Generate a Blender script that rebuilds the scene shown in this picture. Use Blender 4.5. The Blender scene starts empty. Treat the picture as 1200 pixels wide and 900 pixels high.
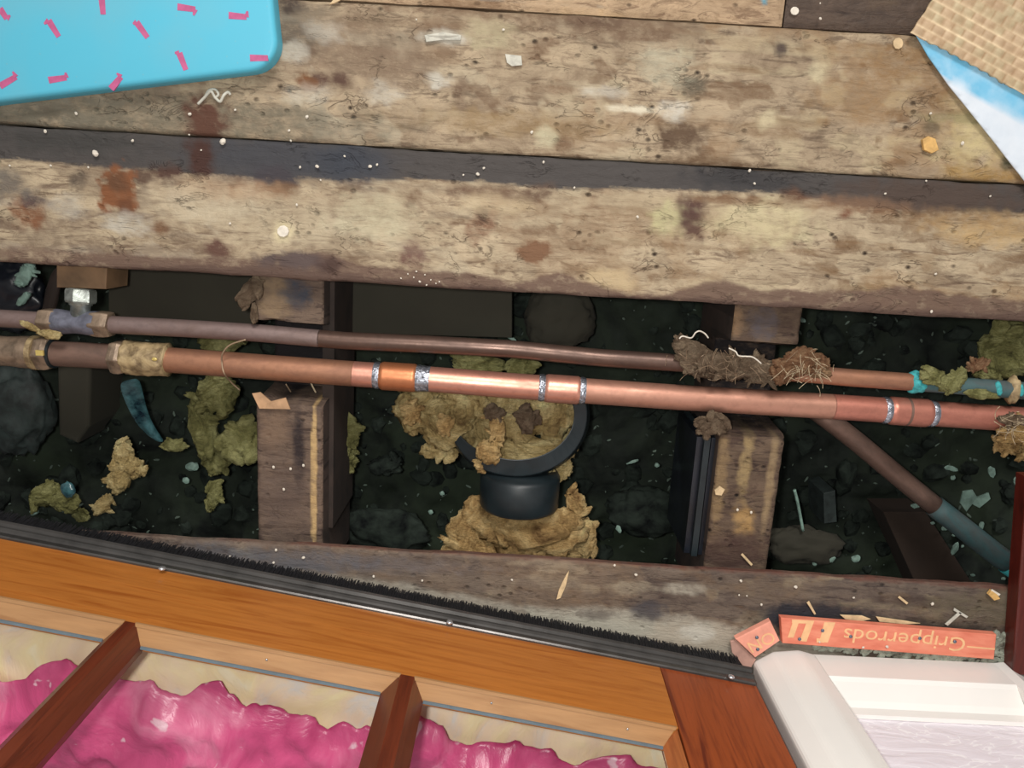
import bpy, bmesh, math, random
import numpy as np
from mathutils import Vector, Matrix

scene = bpy.context.scene
COL = scene.collection
rnd = random.Random(7)

# ------------------------------------------------------------------ camera
H = 0.62            # camera height above the floorboards (m)
F = 900.0           # focal length in pixels of the 1200 x 900 frame
nadir = Vector((12.0, 200.0, -F)).normalized()      # straight down, in camera axes
Zc = -nadir
Xc = (Vector((1, 0, 0)) - Zc * Vector((1, 0, 0)).dot(Zc)).normalized()
Yc = Zc.cross(Xc)
R = Matrix((Xc, Yc, Zc))                            # camera axes -> world
cam_d = bpy.data.cameras.new('camera')
cam_d.sensor_width = 36.0
cam_d.lens = F * 36.0 / 1200.0
cam_d.clip_start = 0.01
cam = bpy.data.objects.new('camera', cam_d)
COL.objects.link(cam)
cam.matrix_world = Matrix.Translation((0, 0, H)) @ R.to_4x4()
scene.camera = cam

# ------------------------------------------------------------------ light
world = bpy.data.worlds.new('room_light')
scene.world = world
world.use_nodes = True
bg = world.node_tree.nodes['Background']
bg.inputs[0].default_value = (1.0, 0.97, 0.95, 1)
bg.inputs[1].default_value = 0.32

fl = bpy.data.lights.new('phone_torch', 'POINT')
fl.energy = 10.5
fl.color = (1.0, 0.975, 0.93)
fl.shadow_soft_size = 0.012
flo = bpy.data.objects.new('phone_torch', fl)
COL.objects.link(flo)
flo.location = (-0.03, 0.01, H + 0.01)

cl = bpy.data.lights.new('room_fill', 'AREA')  # unseen fill light, added behind the camera to brighten upright faces
cl.energy = 42
cl.size = 0.7
cl.color = (1.0, 0.95, 0.9)
clo = bpy.data.objects.new('room_fill', cl)
COL.objects.link(clo)
clo.location = (0.3, 1.7, 1.7)
clo.rotation_euler = (Vector((0.3, 1.7, 1.7)) - Vector((0.1, -0.4, 0))).to_track_quat('Z', 'Y').to_euler()

vs = scene.view_settings
vs.view_transform = 'Standard'
vs.look = 'None'
vs.exposure = 0.0
vs.gamma = 1.0
vs.use_curve_mapping = False

# ------------------------------------------------------------------ helpers
def ray(px, py):
    return R @ Vector(((px - 600.0), (450.0 - py), -F))

def P(px, py, z=0.0):
    """world point where the sight line of a photo pixel meets height z"""
    d = ray(px, py)
    t = (z - H) / d.z
    return Vector((d.x * t, d.y * t, z))

def mpp(px, py, z=0.0):
    """metres per photo pixel at that point"""
    return (z - H) / ray(px, py).z

def srgb(r, g, b, a=1.0):
    def f(c):
        c /= 255.0
        return c / 12.92 if c <= 0.04045 else ((c + 0.055) / 1.055) ** 2.4
    return (f(r), f(g), f(b), a)

def rz2(v, a):
    c, s = math.cos(a), math.sin(a)
    return Vector((c * v[0] - s * v[1], s * v[0] + c * v[1], v[2]))

ORIG = {}
def tag(o, label=None, cat=None, group=None, kind=None):
    if label: o['label'] = label
    if cat: o['category'] = cat
    if group: o['group'] = group
    if kind: o['kind'] = kind
    return o

def empty(name, loc, label=None, cat=None, group=None, kind=None, parent=None):
    o = bpy.data.objects.new(name, None)
    COL.objects.link(o)
    o.empty_display_size = 0.02
    ORIG[o] = Vector(loc)
    if parent is not None:
        o.parent = parent
        o.location = Vector(loc) - ORIG[parent]
    else:
        o.location = Vector(loc)
    return tag(o, label, cat, group, kind)

def mesh(name, V, Fc, mat, parent=None, rz=0.0, smooth=False, attr=None, tris=None):
    """one mesh object from world-space vertices; local axes turned by rz about z"""
    V = np.asarray([tuple(v) for v in V] if not isinstance(V, np.ndarray) else V, dtype=float)
    if parent is not None and ORIG[parent] is None:
        raise ValueError
    org = Vector((V.min(0) + V.max(0)) / 2)
    if parent is None:
        org.z = float(V[:, 2].min())
    c, s = math.cos(-rz), math.sin(-rz)
    L = V - np.array(org)
    L2 = L.copy()
    L2[:, 0] = c * L[:, 0] - s * L[:, 1]
    L2[:, 1] = s * L[:, 0] + c * L[:, 1]
    me = bpy.data.meshes.new(name)
    me.from_pydata(L2.tolist() if len(L2) < 5000 else L2, [], Fc if not isinstance(Fc, np.ndarray) else Fc.tolist())
    me.update()
    if attr:
        for k, arr in attr.items():
            a = me.color_attributes.new(k, 'FLOAT_COLOR', 'POINT')
            a.data.foreach_set('color', np.asarray(arr, dtype=np.float32).ravel())
    if smooth:
        me.shade_smooth()
    if mat: me.materials.append(mat)
    o = bpy.data.objects.new(name, me)
    COL.objects.link(o)
    ORIG[o] = org
    o.rotation_euler = (0, 0, rz)
    if parent is not None:
        o.parent = parent
        prz = parent.rotation_euler.z
        d = org - ORIG[parent]
        o.location = rz2(d, -prz)
        o.rotation_euler = (0, 0, rz - prz)
    else:
        o.location = org
    return o

# --- numpy noise
def _hash(ix, iy, iz, seed):
    n = (ix.astype(np.int64) * 374761393 + iy.astype(np.int64) * 668265263 + iz.astype(np.int64) * 2147483647 // 7 + seed * 974634777)
    n = (n ^ (n >> 13)) * 1274126177
    n = n ^ (n >> 16)
    return (n & 0xFFFFFF) / float(0xFFFFFF)

def vn(x, y, z=0.0, seed=0):
    x, y, z = np.broadcast_arrays(np.asarray(x, float), np.asarray(y, float), np.asarray(z, float))
    x0, y0, z0 = np.floor(x), np.floor(y), np.floor(z)
    fx, fy, fz = x - x0, y - y0, z - z0
    fx, fy, fz = [t * t * (3 - 2 * t) for t in (fx, fy, fz)]
    r = 0
    for dx in (0, 1):
        for dy in (0, 1):
            for dz in (0, 1):
                w = (fx if dx else 1 - fx) * (fy if dy else 1 - fy) * (fz if dz else 1 - fz)
                r = r + w * _hash(x0 + dx, y0 + dy, z0 + dz, seed)
    return r

def fbm(x, y, z=0.0, seed=0, oct=4):
    r, a, s = 0, 0.5, 1.0
    for i in range(oct):
        r = r + a * vn(np.asarray(x) * s, np.asarray(y) * s, np.asarray(z) * s, seed + i)
        a *= 0.5; s *= 2.03
    return r / (1 - 0.5 ** oct)

def sst(a, b, x):
    t = np.clip((x - a) / (b - a), 0, 1)
    return t * t * (3 - 2 * t)

# --- shapes (world vertices, faces)
def box_v(x0, x1, y0, y1, z0, z1):
    V = [Vector(p) for p in ((x0, y0, z0), (x1, y0, z0), (x1, y1, z0), (x0, y1, z0), (x0, y0, z1), (x1, y0, z1), (x1, y1, z1), (x0, y1, z1))]
    Fc = [(3, 2, 1, 0), (4, 5, 6, 7), (0, 1, 5, 4), (1, 2, 6, 5), (2, 3, 7, 6), (3, 0, 4, 7)]
    return V, Fc

def prism(poly, z0, z1, bev=0.0, inset_top=0.0):
    """extrude a polygon (list of xy) upwards, with a small bevel at the top rim"""
    n = len(poly)
    cx = sum(p[0] for p in poly) / n; cy = sum(p[1] for p in poly) / n
    area = sum(poly[i][0] * poly[(i + 1) % n][1] - poly[(i + 1) % n][0] * poly[i][1] for i in range(n))
    if area < 0: poly = list(reversed(poly))
    def inset(d):
        out = []
        for i in range(n):
            a, b, c = Vector(poly[i - 1][:2]), Vector(poly[i][:2]), Vector(poly[(i + 1) % n][:2])
            e1 = (b - a).normalized(); e2 = (c - b).normalized()
            n1 = Vector((-e1.y, e1.x)); n2 = Vector((-e2.y, e2.x))
            m = (n1 + n2)
            if m.length < 1e-6: m = n1
            m.normalize()
            k = max(0.4, m.dot(n1))
            out.append(b + m * (d / k))
        return out
    rings = []
    if bev > 0:
        for k in range(4):
            a = k / 3 * math.pi / 2
            if k == 0:
                rings.append((inset(0), z0))
            rings.append((inset(bev * (1 - math.cos(a))), z1 - bev + bev * math.sin(a)))
    else:
        rings = [(inset(0), z0), (inset(inset_top), z1)]
    V = []; Fc = []
    for r, z in rings:
        V += [Vector((p[0], p[1], z)) for p in r]
    for k in range(len(rings) - 1):
        for i in range(n):
            j = (i + 1) % n
            Fc.append((k * n + i, k * n + j, (k + 1) * n + j, (k + 1) * n + i))
    Fc.append(tuple(reversed(range(n))))
    Fc.append(tuple((len(rings) - 1) * n + i for i in range(n)))
    return V, Fc

def tube(path, rad, seg=20, cap=True):
    """round tube along a path; rad is one number or one per point"""
    path = [Vector(p) for p in path]
    n = len(path)
    if not hasattr(rad, '__len__'): rad = [rad] * n
    V = []; Fc = []
    up = Vector((0, 0, 1))
    for i in range(n):
        t = (path[min(i + 1, n - 1)] - path[max(i - 1, 0)])
        t = t.normalized() if t.length > 1e-9 else Vector((1, 0, 0))
        a = up - t * up.dot(t)
        if a.length < 0.1:
            u2 = Vector((0, 1, 0)); a = u2 - t * u2.dot(t)
        a.normalize(); b = t.cross(a)
        for k in range(seg):
            th = 2 * math.pi * k / seg
            V.append(path[i] + (a * math.cos(th) + b * math.sin(th)) * rad[i])
    for i in range(n - 1):
        for k in range(seg):
            k2 = (k + 1) % seg
            Fc.append((i * seg + k, i * seg + k2, (i + 1) * seg + k2, (i + 1) * seg + k))
    if cap:
        Fc.append(tuple(reversed(range(seg))))
        Fc.append(tuple((n - 1) * seg + k for k in range(seg)))
    return V, Fc

def join(parts):
    V = []; Fc = []
    for v, f in parts:
        o = len(V)
        V += list(v)
        Fc += [tuple(i + o for i in q) for q in f]
    return V, Fc

_ico = {}
def ico(sub):
    if sub not in _ico:
        bm = bmesh.new()
        bmesh.ops.create_icosphere(bm, subdivisions=sub, radius=1.0)
        bm.verts.ensure_lookup_table()
        V = np.array([v.co[:] for v in bm.verts]); Fc = [tuple(v.index for v in f.verts) for f in bm.faces]
        bm.free()
        _ico[sub] = (V, Fc)
    return _ico[sub]

def lump(c, rx, ry, rzz, rot=0.0, seed=0, rough=0.5, freq=1.8, sub=4, ridge=0.3):
    V, Fc = ico(sub)
    n = fbm(V[:, 0] * freq + seed * 7.1, V[:, 1] * freq + 3.3, V[:, 2] * freq, seed, 4) - 0.5
    r2 = np.abs(fbm(V[:, 0] * freq * 3 + 11 + seed, V[:, 1] * freq * 3, V[:, 2] * freq * 3, seed + 9, 3) - 0.5)
    k = 1 + n * 2.0 * rough - r2 * ridge * 3 * 0.6
    W = V * k[:, None] * np.array([rx, ry, rzz])
    c0, s0 = math.cos(rot), math.sin(rot)
    X = W[:, 0] * c0 - W[:, 1] * s0 + c[0]
    Y = W[:, 0] * s0 + W[:, 1] * c0 + c[1]
    return [Vector(p) for p in zip(X, Y, W[:, 2] + c[2])], Fc

def plump(px, py, z, rx, ry, rot=0, flat=0.6, **kw):
    """a lump sized in photo pixels, centred at height z; rot in degrees clockwise in the photo"""
    m = mpp(px, py, z)
    return lump(P(px, py, z), rx * m, ry * m, min(rx, ry) * m * flat, -math.radians(rot), **kw)

# ------------------------------------------------------------------ materials
class NT:
    def __init__(s, name):
        s.m = bpy.data.materials.new(name); s.m.use_nodes = True
        s.t = s.m.node_tree; s.n = s.t.nodes
        s.b = s.n['Principled BSDF']; s.out = s.n['Material Output']
        s.tc = s.n.new('ShaderNodeTexCoord')
    def L(s, a, b): s.t.links.new(a, b)
    def setv(s, inp, v):
        if isinstance(v, bpy.types.NodeSocket): s.L(v, inp)
        else: inp.default_value = v
    def map(s, scale=(1, 1, 1), rot=(0, 0, 0), src='Object', loc=(0, 0, 0)):
        n = s.n.new('ShaderNodeMapping'); s.L(s.tc.outputs[src], n.inputs[0])
        n.inputs['Scale'].default_value = scale; n.inputs['Rotation'].default_value = rot; n.inputs['Location'].default_value = loc
        return n.outputs[0]
    def noise(s, vec, scale=5, detail=4, rough=0.55, dist=0.0):
        n = s.n.new('ShaderNodeTexNoise'); s.L(vec, n.inputs['Vector'])
        n.inputs['Scale'].default_value = scale; n.inputs['Detail'].default_value = detail
        n.inputs['Roughness'].default_value = rough; n.inputs['Distortion'].default_value = dist
        return n.outputs['Fac']
    def voro(s, vec, scale=5, feat='F1', rand=1.0):
        n = s.n.new('ShaderNodeTexVoronoi'); n.feature = feat; s.L(vec, n.inputs['Vector'])
        n.inputs['Scale'].default_value = scale; n.inputs['Randomness'].default_value = rand
        return n
    def ramp(s, fac, stops):
        n = s.n.new('ShaderNodeValToRGB'); s.L(fac, n.inputs[0])
        e = n.color_ramp.elements
        while len(e) < len(stops): e.new(0.5)
        for el, (p, c) in zip(e, stops):
            el.position = p
            el.color = c if hasattr(c, '__len__') else (c, c, c, 1)
        return n.outputs[0]
    def mix(s, fac, a, b, mode='MIX'):
        n = s.n.new('ShaderNodeMix'); n.data_type = 'RGBA'; n.blend_type = mode
        s.setv(n.inputs['Factor'], fac); s.setv(n.inputs['A'], a) if False else None
        s.setv(n.inputs[6], a); s.setv(n.inputs[7], b)
        return n.outputs[2]
    def math(s, op, a, b=0.0, clamp=False):
        n = s.n.new('ShaderNodeMath'); n.operation = op; n.use_clamp = clamp
        s.setv(n.inputs[0], a); s.setv(n.inputs[1], b)
        return n.outputs[0]
    def attr(s, name):
        n = s.n.new('ShaderNodeAttribute'); n.attribute_name = name
        return n
    def bump(s, h, strength=0.5, dist=0.001):
        n = s.n.new('ShaderNodeBump'); s.L(h, n.inputs['Height'])
        n.inputs['Strength'].default_value = strength; n.inputs['Distance'].default_value = dist
        s.L(n.outputs[0], s.b.inputs['Normal'])
    def fin(s, col=None, rough=0.6, metal=0.0, spec=None, sheen=None, coat=None):
        if col is not None: s.setv(s.b.inputs['Base Color'], col)
        s.setv(s.b.inputs['Roughness'], rough); s.setv(s.b.inputs['Metallic'], metal)
        if spec is not None: s.setv(s.b.inputs['Specular IOR Level'], spec)
        if coat: s.b.inputs['Coat Weight'].default_value = coat; s.b.inputs['Coat Roughness'].default_value = 0.15
        return s.m

def m_board(name, light, mid, dark, seedloc=(0, 0, 0), crack=0.8, spots=1.0, rough=0.8):
    """weathered, worm-eaten board; the colour attribute 'stain' lays its own stains over it"""
    t = NT(name)
    g = t.map((6, 34, 34), loc=seedloc)            # along the grain
    b = t.map((1, 1.5, 1.5), loc=seedloc)          # blotches
    n1 = t.noise(b, 26, 7, 0.66, 0.6)
    c = t.ramp(n1, [(0.33, mid), (0.5, light), (0.63, tuple(min(1, x * 1.2) for x in light[:3]) + (1,)), (0.74, mid)])
    n2 = t.noise(g, 5, 7, 0.68, 1.0)
    c = t.mix(t.ramp(n2, [(0.36, 0.75), (0.47, 0.0)]), c, dark)
    n5 = t.noise(b, 75, 5, 0.7, 0.8)
    c = t.mix(t.ramp(n5, [(0.36, 0.6), (0.46, 0.0)]), c, mid)
    n6 = t.noise(t.map((3, 10, 10), loc=(seedloc[0] + 4, 2, 1)), 9, 5, 0.7, 1.5)
    c = t.mix(t.ramp(n6, [(0.56, 0.0), (0.66, 0.55)]), c, tuple(0.8 * x for x in dark[:3]) + (1,))
    # curling worm tracks: thin dark lines on the level sets of a distorted noise
    n3 = t.noise(t.map((2.2, 5, 5), loc=seedloc), 11, 4, 0.6, 1.2)
    line = t.ramp(t.math('ABSOLUTE', t.math('SUBTRACT', n3, 0.5)), [(0.0, 0.75), (0.006, 0.5), (0.02, 0.0)])
    line = t.math('MULTIPLY', line, t.ramp(t.noise(b, 30, 3), [(0.52, 0.0), (0.62, crack)]))
    c = t.mix(line, c, tuple(0.55 * x for x in dark[:3]) + (1,))
    v = t.voro(t.map((1, 1.3, 1), loc=seedloc), 95)
    hole = t.math('MULTIPLY', t.ramp(v.outputs['Distance'], [(0.10, 1.0), (0.26, 0.0)]), t.ramp(t.noise(b, 30, 2), [(0.5, 0.0), (0.6, spots)]))
    c = t.mix(hole, c, tuple(0.3 * x for x in dark[:3]) + (1,))
    a = t.attr('stain')
    brk = t.ramp(t.noise(b, 90, 5, 0.7), [(0.3, 0.4), (0.62, 1.0)])
    al = t.math('MULTIPLY', a.outputs['Alpha'], brk)
    al = t.ramp(al, [(0.08, 0.0), (0.75, 1.0)])
    al = t.math('MAXIMUM', al, t.ramp(a.outputs['Alpha'], [(0.93, 0.0), (0.985, 1.0)]))
    sc = t.mix(0.25, a.outputs['Color'], t.mix(n5, tuple([0.55] * 3) + (1,), (1.4, 1.4, 1.4, 1)), 'MULTIPLY')
    c = t.mix(al, c, sc)
    h = t.math('SUBTRACT', t.math('ADD', n2, t.math('MULTIPLY', n5, 0.9)), t.math('ADD', t.math('MULTIPLY', line, 0.9), hole))
    t.bump(h, 0.9, 0.0014)
    return t.fin(c, rough, spec=0.3)

def m_plain(name, col, rough=0.6, metal=0.0, var=0.25, scale=60, bump=0.0, spec=None, col2=None, detail=4):
    t = NT(name)
    n = t.noise(t.map(), scale, detail, 0.6, 0.3)
    d = col2 if col2 else tuple(max(0, x * (1 - var * 1.6)) for x in col[:3]) + (1,)
    l = tuple(min(1, x * (1 + var)) for x in col[:3]) + (1,)
    c = t.ramp(n, [(0.32, d), (0.52, col), (0.7, l)])
    if name == 'damp_black_earth':
        c = t.mix(t.ramp(t.noise(t.map(loc=(4, 4, 0)), 7, 5, 0.65, 0.5), [(0.42, 0.0), (0.66, 0.75)]), c, srgb(50, 60, 46))
    if bump: t.bump(n, bump, 0.002)
    return t.fin(c, rough, metal, spec)

def m_varnish(name, a, b, axis='x', rough=0.34, knots=True):
    """varnished door timber, grain along the given local axis"""
    t = NT(name)
    sc = {'x': (2.2, 30, 30), 'z': (30, 30, 2.2)}[axis]
    v = t.map(sc)
    n = t.noise(v, 2.4, 6, 0.6, 1.6)
    c = t.ramp(n, [(0.3, b), (0.47, a), (0.6, tuple(min(1, x * 1.12) for x in a[:3]) + (1,)), (0.75, b)])
    n2 = t.noise(t.map(tuple(s * 4 for s in sc)), 3, 3, 0.6)
    c = t.mix(t.ramp(n2, [(0.35, 0.3), (0.5, 0.0)]), c, b)
    t.bump(n2, 0.12, 0.0006)
    return t.fin(c, rough, spec=0.5)

def m_copper(name, col, dirt, rough=0.36, metal=0.75, amount=0.5, seed=0, dscale=28):
    t = NT(name)
    n = t.noise(t.map((1, 2.5, 2.5), loc=(seed, 0, 0)), dscale, 6, 0.65, 0.4)
    c = t.mix(t.ramp(n, [(0.42, 0.0), (0.68, amount)]), col, dirt)
    n2 = t.noise(t.map(loc=(seed, 2, 0)), 160, 3, 0.6)
    c = t.mix(t.ramp(n2, [(0.3, 0.35), (0.5, 0.0)]), c, tuple(0.6 * x for x in col[:3]) + (1,))
    r = t.ramp(n, [(0.3, rough), (0.7, min(1, rough + 0.2))])
    t.bump(n2, 0.25, 0.0005)
    return t.fin(c, r, metal)

def m_wool(name, a, b, c3, scale=30):
    t = NT(name)
    v = t.map()
    n = t.noise(v, scale, 6, 0.68, 1.4)
    c = t.ramp(n, [(0.3, c3), (0.45, b), (0.58, a), (0.72, tuple(min(1, x * 1.25) for x in a[:3]) + (1,))])
    f = t.noise(t.map((1, 5, 3), rot=(0.3, 0.2, 0.9)), scale * 4, 5, 0.75, 2.5)
    c = t.mix(t.ramp(f, [(0.36, 0.55), (0.52, 0.0)]), c, c3)
    t.bump(t.math('ADD', n, f), 1.0, 0.005)
    return t.fin(c, 0.95, spec=0.1)

M = {}
M['board1'] = m_board('worn_board', srgb(158, 141, 117), srgb(126, 108, 88), srgb(92, 76, 62), (0, 0, 0))
M['board2'] = m_board('worn_board_front', srgb(165, 149, 124), srgb(136, 118, 96), srgb(98, 79, 64), (3, 1, 0))
M['board3'] = m_board('worn_board_back', srgb(168, 144, 116), srgb(142, 118, 92), srgb(104, 80, 62), (5, 1, 0), crack=0.4)
M['boarddark'] = m_board('dark_stained_board', srgb(78, 64, 54), srgb(66, 54, 46), srgb(50, 38, 33), (8, 3, 0), crack=0.15, spots=0.2, rough=0.55)
M['sill'] = m_board('grey_weathered_timber', srgb(98, 86, 76), srgb(78, 66, 60), srgb(54, 44, 42), (1, 7, 0), crack=0.3, spots=0.8)
M['joist'] = m_board('grimy_joist_timber', srgb(100, 84, 72), srgb(76, 62, 56), srgb(46, 34, 32), (2, 4, 0), crack=0.3, spots=0.9)
M['joist2'] = m_board('streaked_joist_timber', srgb(92, 76, 62), srgb(68, 52, 45), srgb(40, 28, 26), (12, 4, 0), crack=0.4, spots=1.0)
M['jside'] = m_plain('shaded_timber_side', srgb(44, 33, 27), 0.8, var=0.3, scale=40)  # darkness of joist sides under grazing light, put into the colour
M['ground'] = m_plain('damp_black_earth', srgb(34, 39, 35), 0.9, var=0.5, scale=22, bump=0.8, col2=srgb(8, 10, 12), detail=9, spec=0.15)
M['rubble'] = m_plain('dark_rubble', srgb(36, 43, 38), 0.9, var=0.6, scale=50, bump=0.9, col2=srgb(9, 12, 13), detail=8, spec=0.15)
M['grit'] = m_plain('grey_green_grit', srgb(84, 98, 88), 0.9, var=0.5, scale=40, col2=srgb(34, 42, 38))
M['rock'] = m_plain('teal_dark_stone', srgb(44, 54, 52), 0.7, var=0.4, scale=60, bump=0.5, detail=6)
M['olive'] = m_plain('dark_olive_slab', srgb(50, 48, 38), 0.9, var=0.12, scale=12)
M['block'] = m_plain('brown_timber_block', srgb(118, 92, 66), 0.7, var=0.35, scale=20)
M['brace'] = m_plain('dark_brown_brace', srgb(48, 35, 26), 0.9, var=0.15, scale=14)
M['wool'] = m_wool('yellow_glass_wool', srgb(246, 224, 164), srgb(208, 182, 124), srgb(116, 90, 58))
M['woolgreen'] = m_wool('greenish_glass_wool', srgb(190, 188, 130), srgb(150, 148, 94), srgb(82, 80, 52))
M['wooltan'] = m_wool('tan_glass_wool', srgb(242, 210, 150), srgb(204, 168, 112), srgb(120, 90, 58), 24)
M['dust'] = m_wool('matted_brown_dust', srgb(164, 144, 120), srgb(134, 114, 94), srgb(100, 82, 66), 50)
M['dustorange'] = m_wool('rusty_fluff', srgb(190, 154, 118), srgb(158, 118, 88), srgb(116, 78, 58), 50)
M['cu_new'] = m_copper('fresh_copper', srgb(214, 154, 134), srgb(180, 116, 98), 0.3, 0.7, 0.5, 0)
M['cu_mid'] = m_copper('clean_copper', srgb(182, 134, 114), srgb(152, 110, 92), 0.38, 0.55, 0.4, 3)
M['cu_red'] = m_copper('heat_reddened_copper', srgb(194, 128, 110), srgb(150, 92, 80), 0.32, 0.6, 0.5, 6)
M['cu_old'] = m_copper('tarnished_copper', srgb(164, 118, 92), srgb(120, 86, 72), 0.42, 0.55, 0.6, 9)
M['cu_orange'] = m_copper('orange_copper', srgb(198, 128, 88), srgb(160, 98, 66), 0.32, 0.7, 0.4, 12)
M['cu_dull'] = m_copper('dull_brown_copper', srgb(124, 98, 86), srgb(90, 74, 66), 0.5, 0.45, 0.7, 15)
M['cu_dark'] = m_copper('dark_aged_copper', srgb(102, 80, 70), srgb(70, 54, 48), 0.3, 0.55, 0.6, 18)
M['cu_grey'] = m_copper('grey_oxidised_copper', srgb(128, 110, 106), srgb(104, 84, 76), 0.45, 0.4, 0.7, 21)
M['cu_verd'] = m_copper('verdigris_copper', srgb(66, 96, 98), srgb(86, 74, 72), 0.6, 0.15, 0.7, 24)
M['solder'] = m_plain('bright_solder', srgb(160, 164, 174), 0.25, 0.75, var=0.6, scale=190, bump=1.0, col2=srgb(34, 34, 42))
M['brass'] = m_plain('dirty_brass', srgb(160, 140, 104), 0.6, 0.2, var=0.3, scale=90, bump=0.8, col2=srgb(104, 86, 62))
M['nut'] = m_plain('grimy_nut', srgb(134, 116, 98), 0.45, 0.4, var=0.3, scale=90, bump=0.4)
M['chrome'] = m_plain('dull_plated_metal', srgb(150, 156, 150), 0.35, 0.55, var=0.35, scale=70, bump=0.3)
M['teebody'] = m_plain('blue_grey_plated_tee', srgb(122, 124, 138), 0.4, 0.5, var=0.3, scale=70, bump=0.3)
M['yellowbit'] = m_plain('yellow_brass_flat', srgb(206, 184, 110), 0.4, 0.3, var=0.1)
M['teal'] = m_plain('teal_verdigris', srgb(62, 166, 170), 0.7, var=0.35, scale=120, bump=0.6)
M['tealstrip'] = m_plain('torn_teal_plastic', srgb(60, 96, 102), 0.25, var=0.8, scale=70, bump=0.4, col2=srgb(12, 30, 42))
M['wire'] = m_plain('pale_wire', srgb(150, 128, 104), 0.45, 0.2, var=0.2)
M['fibre'] = m_plain('pale_fibre', srgb(186, 168, 138), 0.7, var=0.2)
M['blackplastic'] = m_plain('blue_black_plastic', srgb(24, 34, 38), 0.45, var=0.25, scale=30)
M['shard'] = m_plain('pale_green_flakes', srgb(130, 158, 146), 0.6, var=0.35, scale=60)
M['darkplastic'] = m_plain('dark_bluish_bag', srgb(24, 28, 36), 0.35, var=0.5, scale=14, bump=0.6)
M['flake'] = m_plain('white_plaster', srgb(214, 206, 192), 0.8, var=0.12, scale=200)
M['palegrey'] = m_plain('pale_grey_paper', srgb(186, 184, 172), 0.8, var=0.15, scale=200)
M['splinter'] = m_plain('fresh_wood_splinter', srgb(206, 180, 140), 0.7, var=0.2, scale=90)
M['papertan'] = m_plain('torn_tan_paper', srgb(176, 140, 106), 0.8, var=0.2, scale=60)
M['nail'] = m_plain('blue_steel_nail', srgb(112, 122, 138), 0.35, 0.6, var=0.2)
M['mortar'] = m_plain('pale_mortar_crumbs', srgb(140, 146, 132), 0.9, var=0.35, scale=80, bump=0.8, col2=srgb(74, 70, 60))
M['amber'] = m_plain('amber_chip', srgb(212, 170, 104), 0.5, var=0.2, scale=100)
M['white'] = m_plain('white_gloss_paint', srgb(236, 233, 228), 0.3, var=0.03, scale=8)
M['redwood'] = m_varnish('dark_red_varnish', srgb(84, 28, 20), srgb(58, 20, 14), 'x')
M['rail'] = m_varnish('orange_varnish', srgb(172, 106, 46), srgb(150, 82, 30), 'x')
M['bead'] = m_varnish('light_varnished_bead', srgb(160, 120, 80), srgb(146, 104, 66), 'x', 0.45)
M['beadv'] = m_varnish('light_varnished_side_bead', srgb(168, 98, 52), srgb(136, 70, 36), 'z', 0.4)
M['bar'] = m_varnish('red_brown_varnish', srgb(96, 42, 24), srgb(66, 26, 16), 'z')
M['stile'] = m_varnish('red_orange_varnish', srgb(140, 68, 34), srgb(96, 40, 24), 'z')
M['alu'] = m_plain('black_seal_carrier', srgb(86, 84, 82), 0.28, 0.6, var=0.2, scale=30)
M['brush'] = m_plain('black_bristles', srgb(20, 20, 24), 0.7, var=0.3, scale=200)
M['screw'] = m_plain('screw_head', srgb(210, 212, 216), 0.25, 0.8, var=0.1)
M['rubberline'] = m_plain('grey_glazing_seal', srgb(96, 110, 118), 0.6, var=0.1)

# mats and sheets
t = NT('turquoise_foam')
M['turq'] = None
n = t.noise(t.map(), 9, 3)
c = t.ramp(n, [(0.35, srgb(102, 174, 194)), (0.6, srgb(84, 178, 204))])
n2 = t.voro(t.map(), 130).outputs['Distance']
c = t.mix(t.ramp(n2, [(0.02, 0.5), (0.12, 0.0)]), c, srgb(120, 172, 184))
M['turq'] = t.fin(c, 0.5, spec=0.4)
M['pinkprint'] = m_plain('faded_pink_print', srgb(182, 88, 132), 0.6, var=0.12, scale=120)

t = NT('woven_rattan')
a = t.attr('stain'); n = t.noise(t.map(), 90, 4)
c = t.mix(t.ramp(n, [(0.35, 0.5), (0.65, 0.0)]), a.outputs['Color'], srgb(150, 118, 86))
t.bump(n, 0.3, 0.001)
M['weave'] = t.fin(c, 0.6)

t = NT('blue_white_lining')
a = t.attr('stain'); n = t.noise(t.map(), 60, 4)
c = t.mix(t.ramp(n, [(0.4, 0.0), (0.7, 0.25)]), a.outputs['Color'], srgb(236, 240, 244))
t.bump(t.noise(t.map(), 25, 3), 0.3, 0.003)
M['lining'] = t.fin(c, 0.6)

t = NT('orange_red_batten')
n = t.noise(t.map((1, 4, 1)), 40, 5, 0.6)
c = t.ramp(n, [(0.3, srgb(206, 110, 86)), (0.55, srgb(222, 132, 106)), (0.75, srgb(228, 152, 122))])
t.bump(n, 0.25, 0.001)
M['grip'] = t.fin(c, 0.65)
M['grip2'] = m_plain('faded_salmon_batten', srgb(232, 158, 136), 0.65, var=0.12, scale=50)
M['lettering'] = m_plain('cream_print', srgb(232, 184, 136), 0.6, var=0.08, scale=100)
M['platebit'] = m_plain('pinkish_metal_plate', srgb(190, 150, 136), 0.5, 0.1, var=0.15, scale=60)

t = NT('embossed_wallpaper')
g = t.map((1, 1, 3.2), rot=(0, 0.35, 0))
n = t.noise(g, 16, 3, 0.5, 1.6)
rg = t.ramp(t.math('ABSOLUTE', t.math('SUBTRACT', n, 0.5)), [(0.0, 1.0), (0.02, 0.0)])
c = t.mix(rg, srgb(230, 223, 230), srgb(246, 243, 246))
t.bump(n, 0.35, 0.006)
M['wallpaper'] = t.fin(c, 0.45)

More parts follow.
